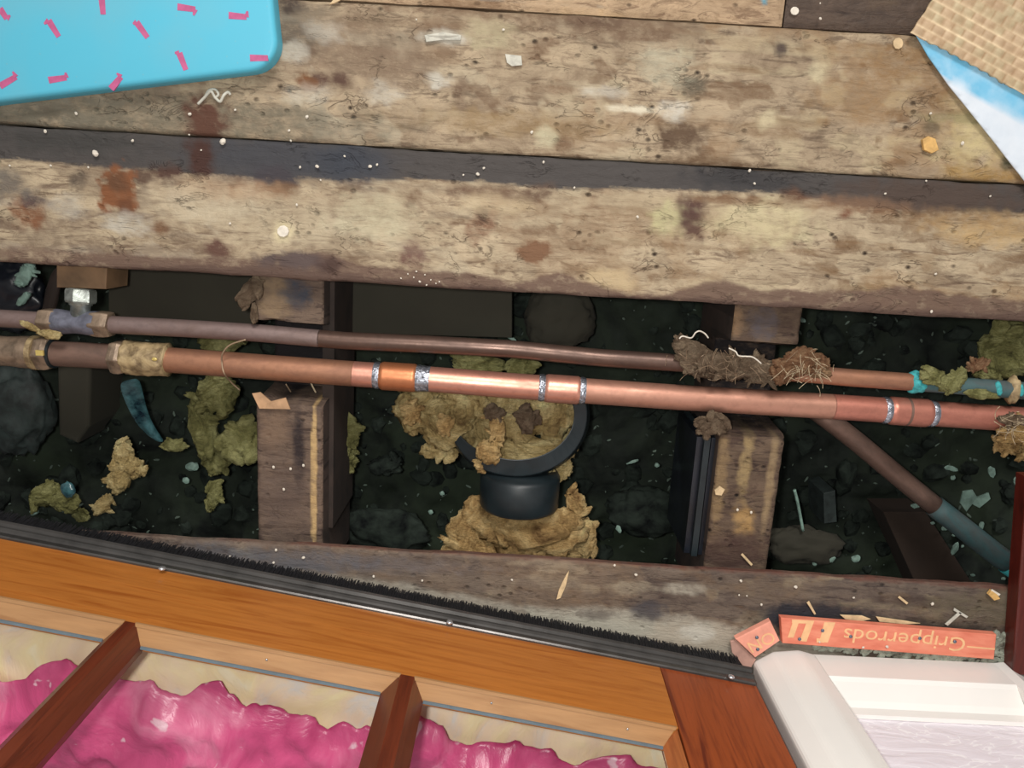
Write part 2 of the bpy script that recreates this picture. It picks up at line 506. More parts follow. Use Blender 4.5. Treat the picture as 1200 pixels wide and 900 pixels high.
t = NT('magenta_plastic_film')
n = t.noise(t.map(), 14, 6, 0.6, 1.2)
c = t.ramp(n, [(0.32, srgb(184, 62, 110)), (0.5, srgb(208, 82, 130)), (0.68, srgb(226, 130, 162))])
n2 = t.noise(t.map(loc=(3, 1, 0)), 26, 3, 0.5, 1.5)
c = t.mix(t.ramp(n2, [(0.66, 0.0), (0.70, 0.8)]), c, srgb(232, 196, 206))
t.bump(n, 0.6, 0.006)
M['film'] = t.fin(c, 0.35, spec=0.6)
t = NT('cream_crumpled_cloth')
n = t.noise(t.map(), 16, 5, 0.6, 1.0)
c = t.ramp(n, [(0.3, srgb(232, 228, 222)), (0.43, srgb(250, 226, 194)), (0.56, srgb(255, 236, 186)), (0.68, srgb(255, 246, 214)), (0.75, srgb(226, 226, 226))])
t.bump(n, 0.6, 0.006)
M['cream'] = t.fin(c, 0.6)

t = NT('rippled_clear_glass')
gl = t.n.new('ShaderNodeBsdfGlossy'); tr = t.n.new('ShaderNodeBsdfTransparent'); mx = t.n.new('ShaderNodeMixShader')
fr = t.n.new('ShaderNodeLayerWeight'); fr.inputs['Blend'].default_value = 0.045; bp = t.n.new('ShaderNodeBump')
gl.inputs['Roughness'].default_value = 0.06
tr.inputs['Color'].default_value = (0.985, 0.99, 0.99, 1)
t.L(t.noise(t.map(), 30, 3, 0.5, 2.0), bp.inputs['Height'])
bp.inputs['Strength'].default_value = 0.5; bp.inputs['Distance'].default_value = 0.002
t.L(bp.outputs[0], gl.inputs['Normal']); t.L(bp.outputs[0], fr.inputs['Normal'])
t.L(fr.outputs['Fresnel'], mx.inputs[0]); t.L(tr.outputs[0], mx.inputs[1]); t.L(gl.outputs[0], mx.inputs[2])
t.L(mx.outputs[0], t.out.inputs['Surface'])
M['glass'] = t.m

# ------------------------------------------------------------------ the board frame (u along the boards, v towards the door)
pa, pb = P(0, 307), P(1200, 378)
BANG = math.atan2(pb.y - pa.y, pb.x - pa.x)
EU = Vector((math.cos(BANG), math.sin(BANG), 0)); EV = Vector((math.sin(BANG), -math.cos(BANG), 0))
def UV(px, py, z=0.0):
    p = P(px, py, z); return p.dot(EU), p.dot(EV)
def W(u, v, z): return EU * u + EV * v + Vector((0, 0, z))

def plank(name, parent, u0, u1, v0, v1, z0, z1, mat, stains=(), du=0.002, wob=0.0007, relief=0.0006, base=None, seed=0, label=None, end_rag=(0, 0), top_fn=None, side_mat=None):
    """a timber with worn top relief, soft long edges and positioned stains; v grows towards the door"""
    nu = max(4, int((u1 - u0) / du)); nv = max(4, int((v1 - v0) / du))
    us = np.linspace(0, 1, nu + 1); vsn = np.linspace(0, 1, nv + 1)
    A, B = np.meshgrid(us, vsn, indexing='ij')
    U = u0 + A * (u1 - u0); Vv = v0 + B * (v1 - v0)
    e0 = (fbm(U * 30, 0 * U + seed, 0, seed, 4) - 0.5) * 2 * wob
    e1 = (fbm(U * 30, 0 * U + seed + 5, 0, seed + 3, 4) - 0.5) * 2 * wob
    Vv = Vv + e0 * (1 - B) + e1 * B
    r0 = (fbm(Vv * 90, 0 * U + seed + 2, 0, seed, 4) - 0.5) * 2 * end_rag[0]
    r1 = (fbm(Vv * 90, 0 * U + seed + 7, 0, seed + 3, 4) - 0.5) * 2 * end_rag[1]
    U = U + r0 * (1 - A) ** 8 + r1 * A ** 8
    Z = z1 + (fbm(U * 25, Vv * 120, 0, seed, 4) - 0.5) * 2 * relief
    dist = np.minimum(np.minimum(Vv - (v0 + e0), (v1 + e1) - Vv), np.minimum(U - u0, u1 - U))
    Z = Z - 0.0018 * np.clip(1 - dist / 0.0025, 0, 1) ** 2
    if top_fn: Z = Z + top_fn(U, Vv)
    col = np.zeros(U.shape + (4,))
    for s in stains:
        k = s(U, Vv)
        if k is None: continue
        al, c = k
        al = np.clip(al, 0, 1)
        # over-compositing
        a0 = col[..., 3]
        ao = al + a0 * (1 - al)
        for i in range(3):
            col[..., i] = np.where(ao > 1e-4, (c[i] * al + col[..., i] * a0 * (1 - al)) / np.maximum(ao, 1e-4), c[i])
        col[..., 3] = ao
    X = U * EU.x + Vv * EV.x; Y = U * EU.y + Vv * EV.y
    top = np.stack([X, Y, Z], -1).reshape(-1, 3)
    colf = col.reshape(-1, 4)
    idx = np.arange((nu + 1) * (nv + 1)).reshape(nu + 1, nv + 1)
    Q = np.stack([idx[:-1, :-1], idx[:-1, 1:], idx[1:, 1:], idx[1:, :-1]], -1).reshape(-1, 4)
    rim = np.concatenate([idx[:, 0], idx[-1, 1:], idx[-2::-1, -1], idx[0, -2:0:-1]])
    lowv = top[rim].copy(); lowv[:, 2] = z0
    nb = len(top)
    m = len(rim)
    li = nb + np.arange(m)
    j = (np.arange(m) + 1) % m
    S = np.stack([rim, rim[j], li[j], li], -1)
    faces = Q.tolist() + S.tolist() + [tuple(reversed(li.tolist()))]
    V = np.concatenate([top, lowv]); C4 = np.concatenate([colf, colf[rim]])
    o = mesh(name, V, faces, mat, parent, rz=BANG, smooth=False, attr={'stain': C4})
    o.data.shade_smooth()
    try:
        o.data.set_sharp_from_angle(angle=math.radians(50))
    except Exception: pass
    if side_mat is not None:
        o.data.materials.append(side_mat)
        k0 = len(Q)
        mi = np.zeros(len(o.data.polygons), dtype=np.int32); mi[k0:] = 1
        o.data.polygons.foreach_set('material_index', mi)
    if label: o['label'] = label
    return o

_bs = [0]
def blob(px, py, rx, ry, col, al=1.0, z=0.0, rough=0.6, soft=0.5, freq=1.0, slant=0.0):
    """stain with its own shape; position and size as measured in the photo"""
    _bs[0] += 1; sd = _bs[0]
    u, v = UV(px, py, z); m = mpp(px, py, z); ru, rv = rx * m, ry * m
    c = srgb(*col)
    def f(U, V):
        du = (U - u) / ru; dv = (V - v) / rv
        du = du + slant * dv
        d = np.sqrt(du * du + dv * dv)
        near = d < 2.2
        if not near.any(): return None
        d = d + (fbm(U * 140 * freq, V * 170 * freq, 0, sd, 4) - 0.5) * 2 * rough
        return np.where(near, al * sst(1 + soft, 1 - soft, d), 0), c
    return f

def band(py_pts, col, al=1.0, z=0.0, amp=0.002, soft=0.0012, below=False, sd=1, fr=60):
    """stained strip bounded by a ragged line through photo points; colours the side towards the far edge (above in the photo)"""
    pts = [UV(px, py, z) for px, py in py_pts]
    pu = [p[0] for p in pts]; pv = [p[1] for p in pts]
    c = srgb(*col)
    def f(U, V):
        e = np.interp(U, pu, pv) + (fbm(U * fr, V * 20, 0, sd, 5) - 0.5) * 2 * amp
        k = sst(soft, -soft, V - e) if not below else sst(-soft, soft, V - e)
        return al * k, c
    return f

def mottle(seed, gain=1.0):
    out = []
    def mk(fu, fv, lo, hi, c0, c1, al, sd):
        c0, c1 = np.array(srgb(*c0)), np.array(srgb(*c1))
        def f(U, V):
            n = fbm(U * fu + 3 * fbm(U * 20, V * 20, 0, sd + 7, 3), V * fv, 0, sd, 5)
            t_ = np.clip((U + 0.4) / 0.8, 0, 1)
            c = [c0[i] * (1 - t_) + c1[i] * t_ for i in range(4)]
            return al * gain * sst(lo, hi, n), c
        return f
    out.append(mk(9, 26, 0.50, 0.62, (128, 112, 98), (150, 122, 88), 0.75, seed))
    out.append(mk(22, 60, 0.56, 0.66, (176, 168, 152), (182, 166, 130), 0.6, seed + 20))
    out.append(mk(40, 90, 0.60, 0.70, (96, 78, 66), (112, 86, 60), 0.85, seed + 40))
    out.append(mk(14, 130, 0.60, 0.70, (106, 88, 74), (124, 98, 68), 0.7, seed + 60))
    return out
floor = empty('floor', (0, 0, 0), kind='structure')
uL, uR = -0.78, 0.80
_, vj = UV(600, 181)          # joint between the two wide boards
_, vt = UV(700, 19)           # joint at the top of the photo
_, vf = UV(600, 342)          # front edge over the opening
_, v_sill = UV(790, 665, -0.004)
BRN = (92, 62, 48); DK = (70, 54, 46); GRY = (112, 104, 92); RED = (118, 76, 50); PALE = (184, 178, 164)

st1 = [
    blob(200, 138, 240, 26, (112, 104, 88), 0.75, rough=0.5), blob(60, 150, 90, 20, (104, 98, 84), 0.7),  # both blobs: grey-brown board tone with part of the pad's shadow painted in
    blob(345, 40, 34, 22, (96, 86, 74), 0.8), blob(350, 15, 40, 10, (120, 112, 98), 0.7), blob(338, 6, 20, 8, (62, 50, 44), 0.9),
    blob(440, 75, 70, 26, (122, 104, 86), 0.7), blob(375, 95, 10, 8, (84, 60, 50), 0.9), blob(402, 94, 11, 7, (82, 60, 50), 0.9),
    blob(362, 98, 12, 9, (112, 76, 50), 0.8),
    blob(240, 145, 24, 26, (86, 58, 46), 1.0, rough=0.7), blob(800, 160, 28, 20, (92, 74, 58), 0.9), blob(812, 100, 16, 12, (96, 88, 74), 0.85),
    blob(720, 32, 90, 14, (112, 92, 74), 0.8), blob(690, 22, 40, 8, (92, 72, 58), 0.8), blob(560, 12, 120, 8, (112, 90, 70), 0.6),
    blob(470, 45, 60, 10, (126, 112, 94), 0.6), blob(410, 20, 60, 10, (128, 112, 92), 0.5),
    blob(600, 145, 120, 14, (140, 118, 86), 0.55), blob(680, 150, 20, 10, (118, 98, 74), 0.6),
    blob(345, 62, 18, 12, PALE, 0.6), blob(380, 38, 22, 12, PALE, 0.45), blob(365, 110, 30, 10, PALE, 0.4), blob(450, 110, 22, 12, PALE, 0.5),
    blob(520, 44, 26, 7, PALE, 0.9), blob(515, 95, 16, 8, PALE, 0.85), blob(575, 42, 28, 18, (168, 158, 128), 0.6),
    blob(640, 160, 12, 12, (176, 168, 140), 0.8), blob(710, 108, 30, 6, PALE, 0.6), blob(775, 80, 30, 22, (176, 172, 150), 0.5), blob(790, 130, 18, 10, (196, 190, 176), 0.7),
    blob(740, 128, 30, 4, (206, 198, 176), 0.8), blob(540, 110, 8, 16, (104, 84, 68), 0.6), blob(1000, 120, 60, 22, (140, 112, 78), 0.4),
    blob(1060, 75, 46, 20, (132, 104, 72), 0.55), blob(1095, 110, 24, 12, (124, 96, 66), 0.5), blob(1020, 60, 60, 8, (130, 104, 74), 0.4),
    blob(900, 140, 12, 10, (196, 184, 152), 0.6), blob(960, 85, 14, 12, (192, 182, 150), 0.5), blob(1148, 150, 40, 40, (188, 172, 128), 0.6, soft=0.6),
    blob(1150, 205, 50, 8, (150, 120, 70), 0.6), blob(1180, 190, 8, 8, (60, 66, 50), 0.8), blob(830, 190, 60, 6, (104, 84, 64), 0.8), blob(915, 56, 8, 8, (76, 64, 58), 0.95),
    blob(1090, 150, 9, 8, (96, 84, 66), 0.8), blob(1078, 200, 24, 8, (140, 124, 104), 0.6), blob(1056, 25, 60, 8, (112, 86, 62), 0.5),
    blob(1140, 140, 60, 6, (120, 116, 84), 0.5),
]
b1 = plank('plank', floor, uL, uR, vt + 0.0006, vj - 0.0006, -0.022, 0.0005, M['board1'], mottle(100, 0.72) + st1, seed=1)
blk = (72, 68, 66); blu = (60, 62, 68)
st2 = [
    band([(-100, 182), (0, 187), (60, 190), (130, 196), (200, 201), (300, 206), (400, 211), (500, 210), (560, 214), (640, 221), (760, 222), (850, 224), (900, 226), (960, 234), (1010, 243), (1080, 248), (1200, 250), (1300, 256)], blk, 1.0, -0.001, amp=0.0022, sd=4),
    blob(330, 185, 110, 24, blu, 0.7, soft=0.6, rough=0.3), blob(410, 190, 40, 22, (52, 58, 68), 0.6, soft=0.6, rough=0.3),
    blob(870, 210, 60, 14, (48, 48, 50), 0.7, soft=0.6), blob(1100, 232, 110, 20, (76, 62, 54), 0.8, soft=0.5),
    blob(80, 165, 80, 14, (56, 56, 54), 0.6, soft=0.6),
    blob(236, 184, 17, 24, (66, 44, 38), 1.0), blob(195, 204, 16, 11, (76, 54, 46), 0.9), blob(165, 208, 14, 8, (88, 70, 58), 0.8),
    blob(322, 206, 24, 14, (62, 58, 62), 0.95), blob(328, 222, 22, 8, (108, 82, 60), 0.8),
    blob(139, 225, 22, 27, (122, 78, 50), 1.0, rough=0.6, soft=0.2), blob(136, 214, 14, 10, (88, 62, 44), 0.8), blob(148, 243, 10, 10, (92, 58, 38), 0.8),
    blob(30, 250, 20, 16, (122, 84, 60), 0.9), blob(36, 235, 14, 8, (84, 72, 70), 0.8), blob(10, 215, 26, 16, (112, 104, 94), 0.8), blob(92, 212, 12, 10, (96, 84, 72), 0.8),
    blob(186, 267, 12, 8, (112, 84, 62), 0.95), blob(255, 293, 16, 13, (92, 66, 56), 0.9), blob(50, 282, 34, 12, (124, 108, 90), 0.6),
    blob(75, 300, 160, 8, (112, 92, 78), 0.8), blob(280, 225, 70, 12, (158, 128, 100), 0.5),
    blob(565, 225, 50, 7, (104, 82, 66), 0.8), blob(625, 228, 20, 12, (94, 74, 60), 0.8, slant=0.8), blob(565, 262, 14, 22, (122, 92, 72), 0.75, slant=0.6),
    blob(565, 250, 7, 10, (84, 68, 56), 0.8), blob(628, 295, 19, 13, (116, 86, 64), 1.0, soft=0.25), blob(812, 258, 17, 26, (88, 66, 56), 1.0, rough=0.7),
    blob(806, 244, 12, 14, (78, 56, 50), 0.8), blob(485, 300, 16, 16, (108, 82, 72), 0.8), blob(720, 327, 34, 20, (140, 118, 92), 0.7), blob(718, 328, 24, 13, (182, 162, 128), 0.8),
    blob(150, 262, 26, 12, PALE, 0.6), blob(80, 240, 22, 14, PALE, 0.45), blob(230, 240, 60, 22, (186, 172, 146), 0.5), blob(330, 272, 12, 10, (214, 202, 160), 0.9), blob(345, 262, 90, 30, (180, 166, 140), 0.5),
    blob(440, 255, 50, 26, (182, 174, 146), 0.5), blob(580, 240, 46, 12, (188, 170, 138), 0.5), blob(780, 258, 18, 18, (178, 172, 132), 0.8), blob(895, 262, 60, 24, (194, 184, 148), 0.6),
    blob(1160, 270, 60, 18, (182, 154, 110), 0.6), blob(1110, 255, 60, 10, (130, 104, 76), 0.5), blob(1000, 240, 60, 10, (130, 100, 76), 0.6), blob(990, 252, 8, 6, (112, 76, 58), 0.8),
    blob(865, 235, 50, 5, (112, 84, 62), 0.7), blob(930, 228, 12, 8, (98, 70, 52), 0.8),
    band([(-100, 300), (0, 303), (100, 302), (200, 300), (270, 302), (310, 300), (380, 296), (420, 312), (470, 318), (560, 322), (600, 330), (640, 320), (700, 332), (740, 347), (800, 340), (850, 330), (900, 338), (960, 345), (1000, 340), (1060, 336), (1120, 345), (1200, 350), (1300, 360)], (104, 84, 72), 0.95, 0, amp=0.004, below=True, sd=9, soft=0.002),
    band([(-100, 310), (0, 312), (270, 314), (300, 308), (400, 322), (560, 336), (700, 344), (850, 352), (900, 356), (1200, 368), (1300, 374)], (78, 60, 54), 0.6, 0, amp=0.004, below=True, sd=11, soft=0.002),
    blob(345, 305, 40, 10, (84, 72, 70), 0.9), blob(385, 312, 14, 10, (70, 52, 46), 0.9),
]
b2 = plank('plank', floor, uL, uR, vj + 0.0006, vf, -0.022, -0.0008, M['board2'], mottle(200, 0.62) + st2, seed=2, wob=0.0012,
           label='floor plank with a black stained strip and a rotten front edge over the opening')
uc, _ = UV(920, 15)
st3 = [blob(560, 6, 70, 5, (120, 92, 68), 0.6), blob(700, 15, 60, 4, (190, 160, 120), 0.5), blob(893, 2, 4, 5, (90, 150, 170), 0.9)]
plank('plank', floor, uL, uc - 0.001, vt - 0.10, vt - 0.0008, -0.022, 0.001, M['board3'], st3, seed=3, du=0.004)
plank('plank', floor, uc + 0.001, uR, vt - 0.10, vt - 0.0008, -0.022, -0.002, M['boarddark'], [blob(1035, 3, 20, 8, (92, 76, 60), 0.5)], seed=5, du=0.004, label='dark brown floor plank')
plank('plank', floor, uL, uR, vt - 0.24, vt - 0.102, -0.022, 0.0, M['board1'], [], seed=6, du=0.008)

# sill timber along the door
sts = [
    band([(-100, 636), (0, 640), (300, 665), (420, 676), (560, 700), (640, 712), (720, 712), (800, 722), (870, 738), (920, 745), (1000, 770)], (146, 140, 128), 0.8, -0.004, amp=0.004, below=True, sd=21, soft=0.004),
    blob(700, 735, 110, 20, (164, 160, 146), 0.9, -0.004, soft=0.5), blob(820, 750, 60, 22, (166, 156, 140), 0.9, -0.004, soft=0.5), blob(815, 742, 18, 10, (188, 184, 172), 0.8, -0.004),
    blob(760, 715, 20, 12, (70, 66, 68), 0.9, -0.004), blob(700, 722, 20, 6, (84, 76, 70), 0.7, -0.004),
    blob(740, 688, 26, 8, (138, 128, 110), 0.7, -0.004), blob(800, 690, 24, 8, (152, 146, 132), 0.7, -0.004), blob(560, 680, 120, 8, (112, 100, 88), 0.5, -0.004),
    blob(960, 722, 66, 16, (44, 42, 46), 1.0, -0.004, rough=0.4), blob(925, 725, 30, 16, (44, 44, 50), 1.0, -0.004), blob(1080, 706, 60, 8, (66, 54, 48), 0.8, -0.004), blob(1100, 733, 90, 7, (60, 52, 46), 0.8, -0.004),
    blob(300, 655, 120, 14, (86, 88, 94), 0.7, -0.004), blob(440, 660, 120, 10, (96, 92, 94), 0.5, -0.004),
    blob(1150, 712, 60, 20, (96, 88, 70), 0.6, -0.004), blob(900, 690, 60, 14, (104, 88, 72), 0.5, -0.004),
    band([(-100, 613), (0, 617), (380, 641.5), (800, 667.5), (1195, 692), (1300, 698)], (92, 60, 50), 0.8, -0.004, amp=0.0008, sd=25, soft=0.001),
]
plank('sill_timber', floor, uL, uR, v_sill, v_sill + 0.30, -0.0105, -0.004, M['sill'], mottle(300, 0.35) + sts, seed=8, du=0.0022, wob=0.0016, label='weathered grey timber along the foot of the glazed door')

# joists: rotated so that they run towards the door
def joist(parent, px0, px1, py, notch, mat, seed, lab, stains=(), notch_dark=0.0):
    u0, v = UV(px0, py, -0.022); u1, _ = UV(px1, py, -0.022)
    def topf(U, V):
        n = (fbm(U * 60, V * 60, 0, seed, 4) - 0.5) * 0.006
        na, nb = notch
        k = sst(na - 0.003, na + 0.003, V + n) * sst(nb + 0.003, nb - 0.003, V + n)
        return -0.052 * k
    def dirt(U, V):  # near-black tone laid over the notched stretch of the top
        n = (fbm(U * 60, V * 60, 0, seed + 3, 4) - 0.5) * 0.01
        return notch_dark * sst(notch[0] - 0.004, notch[0] + 0.003, V + n) * sst(notch[1] + 0.004, notch[1] - 0.003, V + n), srgb(24, 20, 22)
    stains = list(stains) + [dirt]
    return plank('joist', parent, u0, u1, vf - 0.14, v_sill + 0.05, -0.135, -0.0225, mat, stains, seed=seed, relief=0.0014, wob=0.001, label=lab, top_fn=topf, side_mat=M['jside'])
_, n0 = UV(350, 381, -0.022); _, n1 = UV(350, 470, -0.022)
j1 = joist(floor, 301, 378, 560, (n0, n1), M['joist'], 31, 'grimy joist left of the lagged duct, notched under the pipes', notch_dark=1.0, stains=
           [blob(320, 500, 18, 30, (112, 92, 76), 0.8, -0.022), blob(350, 530, 7, 50, (46, 38, 38), 0.9, -0.022, rough=0.3), blob(368, 560, 4, 100, (176, 148, 104), 0.95, -0.022, rough=0.25, soft=0.2), blob(320, 350, 20, 30, (128, 108, 84), 0.7, -0.022), blob(350, 345, 18, 14, (60, 62, 70), 0.8, -0.022), blob(330, 590, 30, 50, (88, 74, 66), 0.7, -0.022)])
_, n2 = UV(880, 405, -0.022); _, n3 = UV(880, 508, -0.022)
j2 = joist(floor, 833, 908, 600, (n2, n3), M['joist2'], 37, 'streaked joist below the dust nest, notched under the pipes', notch_dark=0.9, stains=
           [blob(874, 545, 7, 50, (138, 118, 84), 0.85, -0.022, rough=0.7), blob(872, 610, 14, 18, (150, 120, 78), 0.85, -0.022), blob(845, 560, 8, 60, (128, 106, 76), 0.7, -0.022, rough=0.6), blob(903, 560, 5, 70, (134, 114, 86), 0.8, -0.022, rough=0.4), blob(865, 645, 40, 20, (66, 48, 42), 0.8, -0.022), blob(860, 375, 10, 16, (140, 112, 84), 0.7, -0.022), blob(895, 380, 16, 20, (84, 78, 82), 0.7, -0.022)])
# batten fixed against the left side of the right-hand joist, bluish and ribbed
for k, (a, b, zt) in enumerate(((808, 816, -0.036), (817, 824, -0.030), (825, 832, -0.034))):
    u0, _ = UV(a, 590, zt); u1, _ = UV(b, 590, zt)
    _, va = UV(820, 512, zt)
    V, Fc = box_v(u0, u1, va, v_sill, -0.12, zt)
    mesh('batten', [W(*v) for v in V], Fc, M['darkplastic'] if k != 1 else M['blackplastic'], floor, rz=BANG)
# bearer strip beside the left joist
u0, _ = UV(379, 560, -0.05); u1, _ = UV(392, 560, -0.05)
V, Fc = box_v(u0, u1, vf - 0.1, v_sill, -0.13, -0.045)
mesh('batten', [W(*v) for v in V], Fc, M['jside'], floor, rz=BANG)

# ground under the floor
GZ = -0.19
gx = np.linspace(-1.0, 1.0, 260); gy = np.linspace(-0.75, 0.45, 160)
X, Y = np.meshgrid(gx, gy, indexing='ij')
Z = GZ + (fbm(X * 9, Y * 9, 0, 3, 5) - 0.5) * 0.07 + (np.abs(fbm(X * 40, Y * 40, 0, 5, 4) - 0.5)) * -0.04
idx = np.arange(X.size).reshape(X.shape)
Q = np.stack([idx[:-1, :-1], idx[1:, :-1], idx[1:, 1:], idx[:-1, 1:]], -1).reshape(-1, 4)
g = mesh('ground', np.stack([X, Y, Z], -1).reshape(-1, 3), Q, M['ground'], smooth=True)
tag(g, 'damp dark earth under the floor', kind='structure')

def ground_z(x, y):
    return float(GZ + (fbm(x * 9, y * 9, 0, 3, 5) - 0.5) * 0.07 - abs(fbm(x * 40, y * 40, 0, 5, 4) - 0.5) * 0.04)

# loose rubble nobody could count
parts = []
for i in range(420):
    px, py = rnd.uniform(-40, 1240), rnd.uniform(335, 690)
    p = P(px, py, GZ)
    r = rnd.uniform(0.003, 0.013)
    parts.append(lump((p.x, p.y, ground_z(p.x, p.y) + r * 0.2), r * rnd.uniform(0.8, 1.6), r, r * 0.7, rnd.uniform(0, 3), seed=i, sub=2, rough=0.6))
V, Fc = join(parts)
tag(mesh('rubble', V, Fc, M['rubble'], None), 'dark crumbled rubble strewn over the earth under the floor', 'rubble', kind='stuff')

parts = []
for i in range(900):
    px, py = rnd.uniform(-40, 1240), rnd.uniform(335, 700)
    p = P(px, py, GZ)
    r = rnd.uniform(0.0005, 0.0016)
    parts.append(lump((p.x, p.y, ground_z(p.x, p.y) + r + 0.003), r * rnd.uniform(0.8, 3.2), r, r * 0.7, rnd.uniform(0, 3), seed=i, sub=1, rough=0.6))
V, Fc = join(parts)
tag(mesh('grit', V, Fc, M['grit'], None), 'fine grey green grit scattered over the dark earth', 'grit', kind='stuff')

# ------------------------------------------------------------------ door (glazed timber leaf, standing at the bottom of the photo)
D0 = P(0, 606, 0.0); D1 = P(862, 775, 0.0)
DANG = math.atan2(D1.y - D0.y, D1.x - D0.x)
ES = Vector((math.cos(DANG), math.sin(DANG), 0)); EN = Vector((-math.sin(DANG), math.cos(DANG), 0))
camp = Vector((0, 0, H))
def DSH(px, py, n=0.0):
    d = ray(px, py)
    t = (n - (camp - D0).dot(EN)) / d.dot(EN)
    p = camp + d * t
    return (p - D0).dot(ES), p.z
def DW(s, n, h): return D0 + ES * s + EN * n + Vector((0, 0, h))
def dbox(name, s0, s1, n0, n1, h0, h1, mat, parent, bev=0.0):
    V, Fc = box_v(s0, s1, n0, n1, h0, h1)
    o = mesh(name, [DW(v.x, v.y, v.z) for v in V], Fc, mat, parent, rz=DANG)
    if bev:
        m = o.modifiers.new('b', 'BEVEL'); m.width = bev; m.segments = 2
    return o
def avg(l): return sum(l) / len(l)
h_car0 = avg([DSH(0, 621)[1], DSH(400, 695)[1], DSH(857, 785)[1]])
h_wood = avg([DSH(0, 634)[1], DSH(400, 708)[1], DSH(885, 803)[1]])
h_bead = avg([DSH(0, 700)[1], DSH(400, 779)[1], DSH(793, 855)[1]])
GN = -0.016
h_glass = avg([DSH(0, 728, GN)[1], DSH(166, 757, GN)[1], DSH(777, 878, GN)[1]])
sR = DSH(885, 801)[0]; sSt = DSH(776, 790)[0]; sIn = DSH(793, 855)[0]; sInG = DSH(777, 878, GN)[0]
print('door', h_car0, h_wood, h_bead, h_glass, 'stile', sR, sSt, sIn, sInG)
LEFT = -0.55; HT = 1.5
door = empty('door_1', DW(0.3, -0.02, 0.005), kind='structure')
door['label'] = 'orange varnished glazed door with a brush seal along its foot'
h_rail0 = min(h_wood - 0.012, h_wood)
dbox('bottom_rail', LEFT, sSt, GN - 0.006, 0.0, 0.008, h_bead - 0.0015, M['rail'], door, 0.0006)
dbox('stile', sSt + 0.0004, sR, -0.038, 0.0, 0.008, HT, M['stile'], door, 0.0006)
dbox('top_rail', LEFT, sSt, -0.038, 0.0, HT - 0.1, HT, M['rail'], door, 0.001)
dbox('stile', LEFT - 0.1, LEFT - 0.0004, -0.038, 0.0, 0.008, HT, M['stile'], door, 0.001)
# glazing bars: narrow front ridge, splayed sides
def bar(sa, sb, ga, gb):
    # profile in (s, n)
    pr = [(sa, 0.0), (sb, 0.0), (gb, GN), (gb, GN - 0.006), (ga, GN - 0.006), (ga, GN)]
    V = []; n = len(pr)
    # foot mitred down on the sloping bead
    for (s, nn) in pr: V.append(DW(s, nn, h_bead - 0.002 if nn == 0 else h_glass - 0.003))
    for (s, nn) in pr: V.append(DW(s, nn, HT - 0.1))
    Fc = [(i, (i + 1) % n, n + (i + 1) % n, n + i) for i in range(n)] + [tuple(reversed(range(n))), tuple(range(n, 2 * n))]
    return mesh('glazing_bar', V, Fc, M['bar'], door, rz=DANG)
bars = []
for (fa, fb, ga, gb) in (((145, 730), (158, 732), (119, 752), (166, 758)), ((469, 793), (485, 796), (446, 812), (495, 826))):
    s = [DSH(*fa)[0], DSH(*fb)[0], DSH(*ga, GN)[0], DSH(*gb, GN)[0]]
    print('bar', s)
    bars.append(s); bar(*s)
sp = bars[1][0] - bars[0][0]
s = [x - sp for x in bars[0]]
bars.insert(0, s); bar(*s)
# bottom beads, panes, seals
edges = []
prev_f, prev_g = LEFT, LEFT
for s in bars:
    edges.append((prev_f, s[0], prev_g, s[2])); prev_f, prev_g = s[1], s[3]
edges.append((prev_f, sIn, prev_g, sInG))
for (f0, f1, g0, g1) in edges:
    pr = [(0.001, h_bead - 0.0018), (0.001, h_bead), (-0.0015, h_bead + 0.0004), (-0.0022, h_bead - 0.0008), (GN, h_glass), (GN, h_bead - 0.008)]
    V = []; n = len(pr)
    def sf(nn, a, b): return a + (b - a) * max(0, min(1, -nn / -GN))
    for (nn, h) in pr: V.append(DW(sf(nn, f0, g0), nn, h))
    for (nn, h) in pr: V.append(DW(sf(nn, f1, g1), nn, h))
    Fc = [(i, n + i, n + (i + 1) % n, (i + 1) % n) for i in range(n)] + [tuple(range(n)), tuple(reversed(range(n, 2 * n)))]
    bo = mesh('glazing_bead', V, Fc, M['bead'], door, rz=DANG)
    # panel pin
    sm = f0 + (f1 - f0) * 0.30 if f0 > LEFT else f1 - 0.07
    for q in ((0.3, 0.82) if f0 > 0.3 else (0.5,)):
        sm = max(f0, f1 - 0.2) + min(0.2, f1 - f0) * q
        p = DW(sm, GN * 0.45, h_bead + (h_glass - h_bead) * 0.45)
        V, Fc2 = lump((0, 0, 0), 0.0011, 0.0011, 0.0006, 0, sub=1, rough=0)
        mesh('panel_pin', [v + p for v in V], Fc2, M['screw'], bo, smooth=True)
    dbox('pane', g0 - 0.002, g1 + 0.002, GN - 0.005, GN - 0.001, h_glass - 0.006, HT - 0.098, M['glass'], door)
    dbox('glazing_seal', g0, g1, GN - 0.0008, GN + 0.0012, h_glass - 0.001, h_glass + 0.0012, M['rubberline'], door)
# right-hand upright bead
V = [DW(sIn, 0.0006, h_bead), DW(sIn, -0.01, h_bead), DW(sInG, GN, h_glass), DW(sIn, GN, h_glass),
     DW(sIn, 0.0006, HT - 0.1), DW(sIn, -0.01, HT - 0.1), DW(sInG, GN, HT - 0.1), DW(sIn, GN, HT - 0.1)]
V = [DW(sIn + 0.0005, 0.0, h_bead), DW(sInG, GN, h_glass - 0.002), DW(sIn + 0.0005, GN, h_glass - 0.002), DW(sIn + 0.0005, 0.0, HT - 0.1), DW(sInG, GN, HT - 0.1), DW(sIn + 0.0005, GN, HT - 0.1)]
mesh('glazing_bead', V, [(0, 1, 4, 3), (1, 2, 5, 4), (2, 0, 3, 5), (2, 1, 0), (3, 4, 5)], M['beadv'], door, rz=DANG)
# fill between stile inner edge and rail line
if sIn > sSt + 0.001: pass
